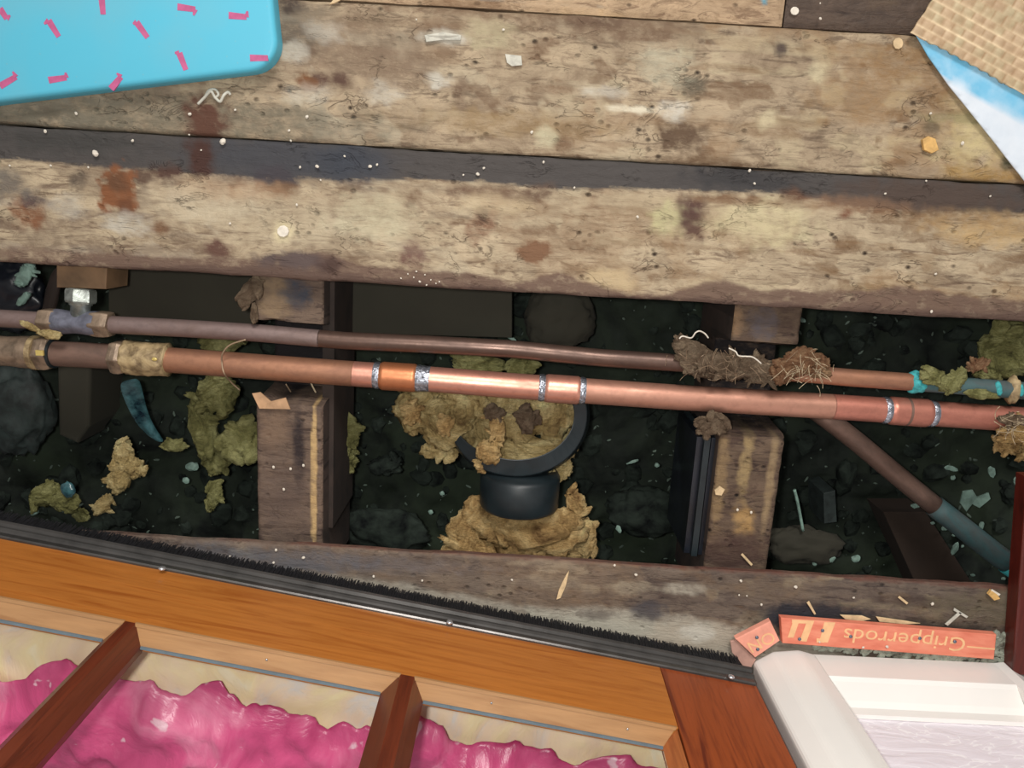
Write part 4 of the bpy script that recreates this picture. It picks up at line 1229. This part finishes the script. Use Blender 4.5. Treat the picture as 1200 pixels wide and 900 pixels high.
# diagonal pipe
dp = empty('sloping_copper_pipe', P(1100, 590, -0.09), 'copper pipe running down aslant to the bottom right, verdigris on its end', 'pipe')
dl = [(955, 480, -0.125), (1000, 514, -0.12), (1050, 556, -0.112), (1094, 592, -0.105), (1130, 620, -0.10), (1165, 648, -0.095), (1200, 672, -0.09), (1260, 716, -0.085)]
def dpath(a, b, n=8):
    out = []
    for i in range(n + 1):
        x = a + (b - a) * i / n
        out.append(P(x, float(np.interp(x, [q[0] for q in dl], [q[1] for q in dl])), float(np.interp(x, [q[0] for q in dl], [q[2] for q in dl]))))
    return out
V, Fc = tube(dpath(955, 1096), 0.0098, 24); mesh('tube', V, Fc, M['cu_dull'], dp, smooth=True, rz=-0.7)['label'] = 'dull brown upper length'
V, Fc = tube(dpath(1095, 1182), 0.0108, 24); mesh('tube', V, Fc, M['cu_verd'], dp, smooth=True, rz=-0.7)['label'] = 'blue green corroded length'
V, Fc = tube(dpath(1181, 1260), 0.0118, 24); mesh('tube', V, Fc, M['teal'], dp, smooth=True, rz=-0.7)['label'] = 'bright teal corroded end'

# wood block above the tee, brace and slab in the void
def pprism(pxs, zt, zb, mat, name, label, cat, bev=0.001, rz=BANG, parent=None, kind=None):
    pl = [P(px, py, zt) for px, py in pxs]
    V, Fc = prism([(p.x, p.y) for p in pl], zb, zt, bev)
    o = mesh(name, V, Fc, mat, parent, rz=rz)
    if label: o['label'] = label
    if cat: o['category'] = cat
    if kind: o['kind'] = kind
    return o
pprism([(66, 296), (126, 300), (124, 339), (66, 337)], -0.024, -0.06, M['block'], 'wood_block', 'square brown wood block under the plank edge above the tee', 'block')
pprism([(127, 300), (300, 300), (300, 382), (250, 392), (127, 384)], -0.11, -0.20, M['olive'], 'concrete_slab', 'smooth dark olive slab under the floor left of the first joist', 'slab')
pprism([(398, 300), (600, 310), (600, 396), (398, 390)], -0.12, -0.20, M['olive'], 'concrete_slab', 'smooth dark olive slab right of the first joist behind the pipes', 'slab')
V, Fc = plump(655, 372, -0.14, 44, 42, 0, flat=0.5, seed=3, sub=4, rough=0.15); tag(mesh('smooth_stone', V, Fc, M['olive'], None, smooth=True), 'rounded olive stone under the front plank, right of the dark slab', 'stone')
pprism([(1035, 600), (1085, 600), (1150, 700), (1080, 700)], -0.15, -0.19, M['brace'], 'timber_brace', 'dark brown timber end rising beside the sloping pipe', 'timber', rz=-0.9)
pprism([(965, 578), (979, 575), (981, 612), (966, 614)], -0.145, -0.19, M['rock'], 'stone_block', 'small upright greenish block in the dark right of the streaked joist', 'stone')
pprism([(66, 420), (106, 420), (104, 500), (90, 520), (68, 510)], -0.13, -0.20, M['olive'], 'stone_block', 'dim grey green slab of stone below the left fitting', 'stone', 0.004)
V, Fc = plump(22, 480, -0.13, 40, 60, 8, flat=0.6, seed=31, sub=4, rough=0.35); tag(mesh('rubble_stone', V, Fc, M['rock'], None, smooth=True), 'large dark teal stone at the left edge of the opening', 'stone')
V, Fc = plump(12, 345, -0.10, 42, 46, 0, flat=0.5, seed=33, sub=4, rough=0.35); tag(mesh('plastic_bag', V, Fc, M['darkplastic'], None, smooth=True), 'black crumpled bag under the plank at the top left of the opening', 'bag')
V, Fc = plump(60, 350, -0.09, 8, 42, 20, flat=0.7, seed=34, sub=3, rough=0.2); tag(mesh('timber_offcut', V, Fc, M['jside'], None, smooth=True), 'dark slanting offcut between the black bag and the wood block', 'offcut')
V, Fc = plump(450, 620, -0.15, 60, 26, 8, flat=0.5, seed=35, sub=4, rough=0.4); tag(mesh('rubble_stone', V, Fc, M['rubble'], None, smooth=True), 'low dark heap left of the tan lagging', 'stone')
V, Fc = plump(760, 600, -0.15, 50, 30, 8, flat=0.5, seed=36, sub=4, rough=0.4); tag(mesh('rubble_stone', V, Fc, M['rubble'], None, smooth=True), 'low dark heap right of the tan lagging', 'stone')
V, Fc = plump(940, 640, -0.14, 46, 26, 8, flat=0.5, seed=38, sub=4, rough=0.4)
tag(mesh('rubble_stone', V, Fc, M['olive'], None, smooth=True), 'olive brown stone in the bay right of the streaked joist', 'stone')

# ------------------------------------------------------------------ glass wool
def wool(lst, mat, label, sub=4, name='wool_tuft', cat='insulation', ridge=0.5, rough=0.45, fib=0, fcol=None):
    parts = []
    for i, (px, py, z, rx, ry, rot) in enumerate(lst):
        if min(rx, ry) > 7:
            q = random.Random(int(px * 3 + py))
            for _ in range(9):
                a = q.uniform(0, 6.28); rr = q.uniform(0.35, 0.92); k = q.uniform(0.22, 0.42)
                th = math.radians(rot)
                lx, ly = rx * rr * math.cos(a), ry * rr * math.sin(a)
                parts.append(plump(px + lx * math.cos(th) - ly * math.sin(th), py + lx * math.sin(th) + ly * math.cos(th), z + min(rx, ry) * 0.0007 * q.uniform(0.1, 0.6) * (1 - rr * 0.5), max(rx, ry) * k * 1.25, min(rx, ry) * k * 0.9, q.uniform(0, 180), flat=0.8, seed=q.randrange(90), sub=3, rough=rough, freq=2.2, ridge=ridge))
        parts.append(plump(px, py, z, rx * 0.92, ry * 0.92, rot, flat=0.7, seed=int(px + py) % 97 + i, sub=sub, rough=rough, freq=2.2, ridge=ridge))
    V, Fc = join(parts)
    o = mesh(name, V, Fc, mat, None, smooth=True)
    return tag(o, label, cat)
wool([(255, 462, -0.10, 27, 28, 20), (240, 500, -0.11, 18, 42, -8), (284, 520, -0.10, 28, 26, 0), (262, 400, -0.12, 30, 16, 0), (252, 540, -0.12, 18, 20, -30)], M['woolgreen'], 'tall greenish yellow wool clump left of the first joist')
wool([(252, 578, -0.12, 10, 18, 10), (246, 590, -0.12, 7, 12, 0)], M['woolgreen'], 'small dull green wool tuft hanging below the tall clump')
wool([(143, 535, -0.10, 12, 22, 15), (158, 548, -0.10, 13, 14, -20), (140, 562, -0.10, 14, 20, 25), (120, 592, -0.12, 9, 18, 45)], M['wool'], 'orange yellow wool strand with a trailing tail in the left bay')
wool([(55, 580, -0.11, 26, 14, -12), (75, 588, -0.10, 16, 14, 0), (95, 604, -0.12, 10, 8, 30)], M['woolgreen'], 'green tinged wool wad lying near the door seal at left')
V, Fc = plump(80, 574, -0.092, 9, 10, 0, flat=0.5, seed=2, sub=3, rough=0.3); tag(mesh('plastic_scrap', V, Fc, M['tealstrip'], None, smooth=True), 'small blue green plastic scrap on the green tinged wool wad', 'scrap')
wool([(205, 522, -0.10, 14, 8, 10), (196, 524, -0.10, 10, 5, 10)], M['woolgreen'], 'tiny yellow wool tuft at the tip of the teal strip')
wool([(404, 512, -0.11, 20, 24, 10), (402, 538, -0.12, 18, 16, 0)], M['woolgreen'], 'green yellow wool tuft just right of the first joist')
wool([(452, 545, -0.13, 22, 12, -8)], M['rubble'], 'dull faint tuft between the first joist and the duct', cat='tuft')
wool([(490, 482, -0.10, 30, 30, 10), (520, 500, -0.095, 32, 32, -10), (538, 478, -0.10, 28, 28, 0), (505, 455, -0.11, 34, 20, 0), (516, 528, -0.10, 22, 14, 0)], M['wool'], 'yellow brown wool heap under the shiny couplings, left of the duct collar')
wool([(565, 430, -0.10, 34, 14, 0), (610, 430, -0.10, 20, 12, 0), (548, 420, -0.10, 22, 12, 0)], M['woolgreen'], 'yellow wool showing in the gap between the two pipes')
wool([(600, 490, -0.09, 34, 36, 0), (648, 488, -0.09, 28, 32, 0), (620, 528, -0.09, 44, 20, 0), (570, 470, -0.10, 28, 26, 0), (655, 520, -0.10, 20, 26, 0), (572, 510, -0.10, 24, 26, 0), (548, 500, -0.105, 20, 20, 0)], M['wool'], 'bright yellow wool packed above the curved black collar')
wool([(583, 500, -0.065, 9, 28, -8), (572, 530, -0.065, 17, 15, 25), (563, 545, -0.07, 8, 10, 0)], M['wooltan'], 'orange tan wool tongue hanging over the black collar')
wool([(618, 492, -0.062, 14, 18, 0)], M['dust'], 'greyish wool fold in the middle of the bright yellow wool')
wool([(578, 484, -0.064, 13, 11, 20)], M['dust'], 'smaller greyish wool fold left of the middle of the yellow wool')
wool([(482, 484, -0.075, 12, 16, 0), (520, 498, -0.07, 10, 14, 0)], M['wooltan'], 'tan streaks on the yellow brown wool heap under the couplings')
wool([(655, 553, -0.10, 18, 12, -20)], M['wool'], 'small yellow wool wisp under the right side of the collar')
wool([(560, 620, -0.10, 36, 34, 0), (610, 622, -0.085, 52, 34, 0), (650, 625, -0.09, 40, 36, 0), (680, 632, -0.10, 20, 32, 0), (675, 590, -0.09, 13, 20, -20), (600, 645, -0.09, 80, 22, 0), (545, 640, -0.10, 26, 22, 0)], M['wooltan'], 'big tan wool lagging between the black sleeve and the sill timber')
wool([(1185, 412, -0.05, 42, 34, 0), (1205, 385, -0.06, 30, 26, 0), (1160, 430, -0.045, 22, 12, -20)], M['woolgreen'], 'large olive green wool mass at the right edge above the pipe')
wool([(1145, 428, -0.02, 14, 8, -20)], M['dustorange'], 'rusty brown fluff bit on the olive wool mass', cat='fluff', sub=3)
wool([(1092, 440, -0.018, 15, 11, 10), (1112, 450, -0.018, 17, 12, 0), (1124, 442, -0.018, 9, 13, 10)], M['woolgreen'], 'tan dust clump clinging to the pipe beside the teal crust', cat='dust clump')
wool([(1150, 462, -0.018, 22, 7, 5)], M['woolgreen'], 'low tan dust clump on the verdigris pipe end', cat='dust clump', sub=3)
wool([(1196, 505, -0.022, 26, 18, 0), (1180, 520, -0.03, 20, 12, 30), (1206, 528, -0.04, 18, 14, 0)], M['wooltan'], 'brown wool wrapped on the right end of the thick pipe')
wool([(1188, 492, -0.016, 22, 8, 5)], M['dust'], 'pale dust on top of the right end of the thick pipe', cat='dust', sub=3)
wool([(836, 498, -0.02, 19, 14, 0), (822, 495, -0.02, 9, 9, 0)], M['dust'], 'tan fluff ball on the joist just below the thick pipe', cat='fluff')
wool([(935, 425, -0.012, 28, 18, -20), (918, 435, -0.012, 18, 16, 0), (955, 428, -0.014, 20, 16, 20)], M['dustorange'], 'rusty brown dust nest on the thin pipe right of the streaked joist', cat='dust nest')
wool([(815, 418, -0.02, 26, 18, 25), (846, 430, -0.016, 30, 16, 20), (880, 430, -0.016, 34, 14, 5), (830, 436, -0.02, 30, 9, 5), (895, 442, -0.02, 26, 9, 0), (800, 405, -0.02, 12, 14, 0)], M['dust'], 'matted grey brown dust felt covering the thin pipe over the joist', cat='dust felt')
wool([(36, 383, -0.012, 16, 5, 30), (58, 392, -0.010, 16, 6, 8)], M['wool'], 'twisted yellow wool strand beside the tee at the left', sub=3)
wool([(290, 345, -0.02, 11, 20, 25), (302, 335, -0.018, 8, 16, -5), (298, 368, -0.018, 5, 15, 5)], M['dust'], 'pale tuft hanging from the plank edge at the first joist', cat='tuft', sub=3)
wool([(30, 322, -0.05, 9, 18, 35)], M['shard'], 'pale green flake leaning on the black bag, upper one', cat='flake', sub=3, ridge=0.1)
wool([(28, 350, -0.05, 12, 5, -45)], M['shard'], 'pale green flake on the black bag, lower one', cat='flake', sub=3, ridge=0.1)

# loose fibres sticking out of the nests
def fibres(name, label, pxc, pyc, z, spread, n, length, mat, cat='fibres', droop=0.0, rad=0.00035):
    parts = []
    for i in range(n):
        a = rnd.uniform(0, 6.28)
        x, y = pxc + rnd.gauss(0, spread[0]), pyc + rnd.gauss(0, spread[1])
        L_ = length * rnd.uniform(0.5, 1.2); cv = rnd.uniform(-1.5, 1.5)
        pts = []
        for k in range(6):
            pts.append(P(x, y, z + 0.004 * math.sin(k + i) + 0.002))
            x += math.cos(a) * L_ / 5; y += math.sin(a) * L_ / 5 + droop; a += cv / 5
        parts.append(tube(pts, rad, 5))
    V, Fc = join(parts)
    return tag(mesh(name, V, Fc, mat, None), label, cat, kind='stuff')
fibres('nest_fibres', 'loose pale fibres on the rusty dust nest', 945, 430, -0.003, (14, 7), 34, 18, M['fibre'], droop=0.8, rad=0.00025)
fibres('felt_fibres', 'loose brown fibres on the grey dust felt', 850, 428, -0.004, (34, 7), 40, 18, M['wire'], rad=0.00022)
fibres('heap_fibres', 'fine fibres on the brown wool at the right edge', 1190, 500, -0.008, (12, 10), 24, 18, M['fibre'], rad=0.00025)

# ------------------------------------------------------------------ wires, strip, duct collar
def pwire(name, pts, rad, mat, label, cat='wire'):
    pts = [P(*p) for p in pts]
    # catmull-rom
    out = []
    for i in range(len(pts) - 1):
        p0, p1, p2, p3 = pts[max(i - 1, 0)], pts[i], pts[i + 1], pts[min(i + 2, len(pts) - 1)]
        for k in range(6):
            t_ = k / 6
            out.append(0.5 * ((2 * p1) + (p2 - p0) * t_ + (2 * p0 - 5 * p1 + 4 * p2 - p3) * t_ ** 2 + (3 * p1 - p0 - 3 * p2 + p3) * t_ ** 3))
    out.append(pts[-1])
    V, Fc = tube(out, rad, 8)
    return tag(mesh(name, V, Fc, mat, None, smooth=True), label, cat)
pwire('wire', [(288, 398, -0.010), (270, 404, -0.012), (261, 414, -0.014), (260, 425, -0.0165), (263, 438, -0.014), (272, 449, -0.03), (281, 457, -0.035)], 0.0007, M['wire'], 'thin bent wire looped round the thick pipe left of the first joist')
pwire('white_fibre', [(796, 397, -0.0), (800, 394, 0), (810, 396, 0.0), (815, 390, 0.002), (820, 388, 0.002), (826, 391, 0), (830, 396, -0.002)], 0.0006, M['flake'], 'curly white thread above the thin pipe at the dust felt', 'thread')
pwire('white_fibre', [(854, 408, 0.0), (862, 412, 0), (866, 417, 0), (880, 418, 0.001), (886, 421, 0), (892, 426, -0.002)], 0.0006, M['flake'], 'white thread lying across the joist top by the dust felt', 'thread')
pwire('stick', [(931, 574, -0.12), (935, 590, -0.125), (941, 622, -0.13)], 0.0016, M['shard'], 'thin pale teal stick upright in the dark right bay', 'stick')
pwire('twig', [(335, 450, -0.05), (342, 462, -0.055), (346, 476, -0.05)], 0.0007, M['wire'], 'short twig in the first joist notch, left one', 'twig')
pwire('twig', [(364, 448, -0.05), (370, 460, -0.052)], 0.0008, M['fibre'], 'short twig in the first joist notch, right one', 'twig')
# curved teal strip
path = [(151, 444, -0.07), (155, 460, -0.085), (161, 478, -0.095), (168, 494, -0.10), (178, 508, -0.105), (190, 518, -0.11)]
V = []; wid = [17, 17, 14, 12, 9, 4]
for (x, y, z), w in zip(path, wid):
    V += [P(x - w * 0.72, y + w * 0.15, z), P(x, y, z + 0.004), P(x + w * 0.72, y - w * 0.2, z - 0.003)]
Fc = []
for i in range(5):
    for k in range(2): Fc.append((i * 3 + k, i * 3 + k + 1, i * 3 + k + 4, i * 3 + k + 3))
o = mesh('plastic_strip', V, Fc, M['tealstrip'], None, smooth=True); m = o.modifiers.new('s', 'SOLIDIFY'); m.thickness = 0.0012
m = o.modifiers.new('ss', 'SUBSURF'); m.levels = 2; m.render_levels = 2
tag(o, 'curved shiny teal plastic strip hanging below the left coupling', 'strip')
# duct collar
dc = empty('duct_collar', P(610, 575, -0.10), 'blue black plastic collar round the lagged duct', 'duct collar')
V = []; nA = 26
zc_ = -0.062
for i in range(nA + 1):
    a = math.radians(-25 + 190 * i / nA)     # from right end round the bottom to the left
    x = 606 + 74 * math.cos(a) * (1.0 if a < math.pi / 2 else 1.05); y = 486 + 62 * math.sin(a)
    w = 10.5
    zz = zc_ - 0.016 * abs(math.cos(a)) ** 2
    if a > math.radians(125): w *= max(0.35, 1 - (a - math.radians(125)) * 0.8); zz -= 0.012 * (a - math.radians(125))
    V += [P(x - w * math.cos(a) * 0.7, y - w * math.sin(a) * 0.9, zz), P(x + w * math.cos(a) * 0.8, y + w * math.sin(a), zz - 0.002), P(x + w * 1.1 * math.cos(a), y + w * 1.2 * math.sin(a), zz - 0.02), P(x - w * math.cos(a) * 0.6, y - w * math.sin(a) * 0.7, zz - 0.02)]
Fc = []
for i in range(nA):
    for k in range(4): Fc.append((i * 4 + k, i * 4 + (k + 1) % 4, (i + 1) * 4 + (k + 1) % 4, (i + 1) * 4 + k))
Fc += [(0, 1, 2, 3), tuple(nA * 4 + k for k in (3, 2, 1, 0))]
o = mesh('ring', V, Fc, M['blackplastic'], dc); m = o.modifiers.new('b', 'BEVEL'); m.width = 0.001; m.segments = 2
a0, a1 = P(610, 552, -0.085), P(608, 592, -0.085)
dirv = (a1 - a0).normalized()
V, Fc = tube([a0, a0 + dirv * 0.004, a1 - dirv * 0.003, a1], [0.036, 0.0385, 0.0385, 0.037], 40)
mesh('sleeve', V, Fc, M['blackplastic'], dc, smooth=False).data.shade_smooth()

# ------------------------------------------------------------------ scraps and crumbs
def scrap(name, pxs, z, th, mat, label, cat, curl=0.0):
    pl = [P(px, py, z) for px, py in pxs]
    V, Fc = prism([(p.x, p.y) for p in pl], z, z + th, min(0.0004, th * 0.4))
    if curl:
        c = sum((v for v in V), Vector()) / len(V)
        for v in V: v.z += curl * ((v - c).length ** 2) * 1000
    return tag(mesh(name, V, Fc, mat, None, rz=rnd.uniform(0, 3)), label, cat)
pwire('paper_twist', [(232, 122, 0.002), (240, 114, 0.003), (247, 107, 0.004), (252, 114, 0.003), (258, 119, 0.004), (262, 112, 0.004), (267, 108, 0.003), (270, 111, 0.002)], 0.0011, M['palegrey'], 'twisted white paper scrap beside the turquoise pad', 'paper scrap')
pwire('paper_curl', [(241, 112, 0.0025), (245, 106, 0.003), (252, 105, 0.003), (256, 111, 0.003), (251, 115, 0.002)], 0.0010, M['palegrey'], 'small round curl tangled in the twisted white scrap', 'paper scrap')
scrap('paper_scrap', [(592, 64), (611, 66), (612, 77), (600, 78), (594, 74)], 0.001, 0.0015, M['palegrey'], 'grey white chip with a dark hollow near the top of the planks', 'chip', 0.02)
scrap('paper_scrap', [(498, 42), (520, 38), (541, 42), (540, 48), (520, 47), (500, 50)], 0.001, 0.001, M['palegrey'], 'long pale paint fragment near the top middle of the planks', 'paint fragment', 0.01)
scrap('wood_splinter', [(386, 6), (391, 0), (400, -6), (399, 1), (393, 4)], 0.002, 0.0015, M['splinter'], 'pale pinkish splinter at the very top beside the pad', 'splinter')
scrap('wood_splinter', [(652, 702), (655, 690), (664, 672), (667, 668), (663, 686), (657, 700)], -0.003, 0.0015, M['splinter'], 'pointed pale splinter on the grey sill timber', 'splinter')
scrap('wood_splinter', [(948, 704), (956, 719), (954, 720), (945, 706)], -0.003, 0.001, M['splinter'], 'thin pale splinter above the short salmon batten', 'splinter')
scrap('wood_splinter', [(1107, 731), (1124, 716), (1127, 718), (1110, 733)], -0.003, 0.001, M['palegrey'], 'grey white splinter pair above the orange batten, lower one', 'splinter')
scrap('wood_splinter', [(1118, 712), (1134, 722), (1132, 724), (1117, 715)], -0.003, 0.001, M['palegrey'], 'grey white splinter pair above the orange batten, upper one', 'splinter')
scrap('wood_splinter', [(1054, 698), (1064, 706), (1062, 708), (1052, 700)], -0.003, 0.001, M['splinter'], 'small splinter on the sill timber right of centre', 'splinter')
scrap('wood_splinter', [(870, 648), (882, 661), (880, 663), (868, 650)], -0.021, 0.001, M['splinter'], 'small splinter on the foot of the streaked joist', 'splinter')
scrap('torn_veneer', [(984, 720), (1010, 721), (1020, 725), (1008, 728), (990, 725)], -0.003, 0.0012, M['splinter'], 'long pale torn wood sliver along the batten, left one', 'splinter')
scrap('torn_veneer', [(1026, 722), (1060, 727), (1078, 730), (1060, 731), (1030, 728)], -0.003, 0.0012, M['splinter'], 'long pale torn wood sliver along the batten, right one', 'splinter')
scrap('amber_chip', [(1156, 695), (1160, 690), (1166, 694), (1170, 700), (1163, 702)], -0.003, 0.003, M['amber'], 'amber chip on the sill timber near the right edge', 'chip')
scrap('wood_splinter', [(1162, 690), (1172, 696), (1170, 698), (1161, 692)], -0.001, 0.001, M['flake'], 'white sliver touching the amber chip', 'splinter')
scrap('amber_chip', [(1079, 164), (1086, 160), (1094, 163), (1098, 176), (1090, 180), (1081, 176)], 0.001, 0.003, M['amber'], 'amber knot chip in the plank near the white sheet', 'chip')
scrap('wood_chip', [(837, 574), (843, 569), (849, 573), (845, 580), (838, 579)], -0.021, 0.002, M['splinter'], 'square pale chip on the streaked joist', 'chip')
scrap('torn_paper', [(297, 460), (306, 459), (318, 470), (336, 465), (342, 478), (305, 478)], -0.0215, 0.0015, M['papertan'], 'torn tan paper edge at the head of the first joist', 'paper', 0.01)
scrap('round_washer', [(931 + 5 * math.cos(k), 13 + 5 * math.sin(k)) for k in [i * 0.628 for i in range(10)]], -0.0005, 0.001, M['flake'], 'round pale disc on the dark top plank', 'disc')
scrap('round_chip', [(1052 + 6 * math.cos(k), 51 + 7 * math.sin(k)) for k in [i * 0.7 for i in range(9)]], 0.001, 0.001, M['splinter'], 'round cream fleck below the dark top plank', 'fleck')
scrap('round_chip', [(332 + 7 * math.cos(k), 271 + 7 * math.sin(k)) for k in [i * 0.7 for i in range(9)]], 0.0, 0.0012, M['flake'], 'round cream fleck in the middle of the front plank left half', 'fleck')
scrap('plaster_flake', [(1123, 588), (1126, 574), (1138, 573), (1144, 582), (1156, 576), (1158, 583), (1146, 594), (1138, 590), (1130, 598)], -0.14, 0.002, M['shard'], 'forked pale teal plaster flake beside the sloping pipe', 'plaster flake', 0.01)
for i, (x, y, a, b) in enumerate([(1115, 549, 9, 3), (1117, 560, 3, 3), (1073, 593, 6, 3), (1093, 613, 3, 2), (1107, 619, 4, 3), (1118, 627, 3, 2), (1119, 643, 4, 8), (1150, 616, 3, 6), (1192, 566, 4, 8), (1162, 553, 4, 8), (1128, 640, 2, 2), (1176, 678, 3, 2), (1140, 674, 3, 2),
                                  (18, 482, 8, 10), (17, 462, 3, 2), (24, 492, 3, 2), (225, 547, 8, 6), (218, 563, 4, 4), (40, 600, 6, 4), (720, 450, 6, 2), (725, 620, 3, 6), (742, 541, 8, 2), (770, 545, 3, 3), (482, 507, 4, 2), (518, 578, 3, 3), (600, 397, 7, 2), (505, 600, 3, 3), (975, 655, 4, 5), (1003, 655, 6, 5), (955, 660, 3, 4), (940, 375, 5, 3)]):
    V, Fc = plump(x, y, -0.135, a, b, rnd.uniform(-30, 30), flat=0.5, seed=i, sub=2, rough=0.4)
    bay = ('beside the sloping pipe' if x > 1020 else 'in the bay right of the streaked joist' if x > 900 else 'between the duct and the streaked joist' if x > 660 else 'between the first joist and the duct' if x > 400 else 'in the bay left of the first joist')
    tag(mesh('plaster_speck', V, Fc, M['shard'], None), 'pale greenish plaster speck in the dark ' + bay, 'plaster speck', 'plaster specks ' + bay)

crumbs = [(54, 154), (156, 165), (113, 180), (223, 134), (222, 158), (262, 166), (236, 176), (339, 153), (341, 165), (372, 195), (376, 211), (352, 196), (348, 240), (276, 129), (90, 133), (404, 183), (434, 195), (442, 193), (567, 197), (560, 204), (543, 205), (637, 190), (673, 220), (878, 200), (884, 215), (1085, 212), (1090, 133), (1127, 168), (747, 254), (961, 4), (961, 22), (623, 155), (488, 23), (1037, 227), (1160, 230), (1140, 90), (60, 194), (104, 196), (12, 194),
          (485, 325), (492, 330), (498, 322), (505, 328), (511, 332), (478, 321), (500, 334), (515, 330), (488, 318), (470, 326), (1091, 365), (1096, 321), (590, 35), (360, 137), (270, 262)]
proto = None
crumb_objs = []; sill_objs = []
for i, (x, y) in enumerate(crumbs):
    z = 0.0008 if y < 181 + (x - 600) * 0.0625 else -0.0002
    r = rnd.uniform(1.0, 2.3) if i not in (2, 5) else 4
    if y > 314 and 460 < x < 520: r = rnd.uniform(0.8, 1.8)
    m_ = mpp(x, y, 0) * r
    if proto is None:
        V, Fc = lump((0, 0, 0.0005), 0.001, 0.0008, 0.0007, 0, seed=4, sub=2, rough=0.4)
        o = mesh('plaster_crumb', V, Fc, M['flake'], None); proto = o
    else:
        o = proto.copy(); COL.objects.link(o)
    o.location = P(x, y, z); o.scale = (m_ / 0.001,) * 3; o.rotation_euler = (0, 0, rnd.uniform(0, 6))
    crumb_objs.append((o, x, y))
for i, (x, y) in enumerate([(438, 675), (495, 680), (270, 652), (324, 644), (321, 659), (356, 653), (600, 679), (627, 748), (866, 697), (875, 698), (892, 708), (745, 673), (1092, 707), (1000, 700), (868, 680), (720, 662), (932, 687), (960, 752), (1039, 757), (1011, 758)]):
    o = proto.copy(); COL.objects.link(o)
    m_ = mpp(x, y, 0) * rnd.uniform(1.0, 2.3)
    zz = -0.0035 if y < 740 or x < 900 else GT
    o.location = P(x, y, zz); o.scale = (m_ / 0.001,) * 3; o.rotation_euler = (0, 0, rnd.uniform(0, 6))
    sill_objs.append((o, x, y))
for i, (x, y) in enumerate([(321, 547), (341, 549), (356, 545), (333, 573), (864, 597), (880, 600)]):
    o = proto.copy(); COL.objects.link(o)
    m_ = mpp(x, y, -0.021) * 1.8
    o.location = P(x, y, -0.0215); o.scale = (m_ / 0.001,) * 3
    tag(o, 'tiny white crumb on the grimy joist, ' + ('leftmost', 'third from the left', 'rightmost', 'lowest and second from the left')[i] if i < 4 else 'tiny white crumb on the streaked joist, ' + ('left one', 'right one')[i - 4], 'plaster crumb', 'white crumbs on the joists')

ORD = ['leftmost', 'second from the left', 'third from the left', 'fourth from the left', 'fifth from the left', 'sixth from the left', 'seventh from the left', 'eighth from the left', 'ninth from the left', 'tenth from the left',
       'eleventh from the left', 'twelfth from the left', 'thirteenth from the left', 'fourteenth from the left', 'fifteenth from the left', 'sixteenth from the left', 'seventeenth from the left', 'eighteenth from the left', 'nineteenth from the left', 'twentieth from the left']
def region(x, y):
    j = 181 + (x - 600) * 0.0625
    if y > 314 and 460 < x < 520: return 'cluster'
    if y < j: return 'white plaster crumb on the back plank, {}' if x < 900 else 'white plaster crumb on the planks near the woven mat, {}'
    if y < j + 42 + max(0, (300 - x) * 0.02): return ('white plaster crumb on the black strip left of the paper scrap, {}' if x < 250 else
                          'white plaster crumb on the black strip between scrap and centre, {}' if x < 600 else 'white plaster crumb on the black strip in the right half, {}')
    return 'white plaster crumb on the pale front plank, {}'
groups = {}
for o, x, y in crumb_objs: groups.setdefault(region(x, y), []).append((x, y, o))
for o, x, y in sill_objs:
    k = ('white crumb lying on the orange batten, {}' if y > 745 and x > 920 else 'white crumb on the left half of the grey sill timber, {}' if x < 650 else 'white crumb on the right half of the grey sill timber, {}')
    groups.setdefault(k, []).append((x, y, o))
for k, l in groups.items():
    l.sort(key=lambda q: q[:2])
    for i, (x, y, o) in enumerate(l):
        if k == 'cluster': tag(o, 'glinting white crumb in the cluster at the front plank edge', 'plaster crumb', 'crumb cluster at the plank edge')
        else: tag(o, k.format(ORD[i]), 'plaster crumb', 'white crumbs on the timber')
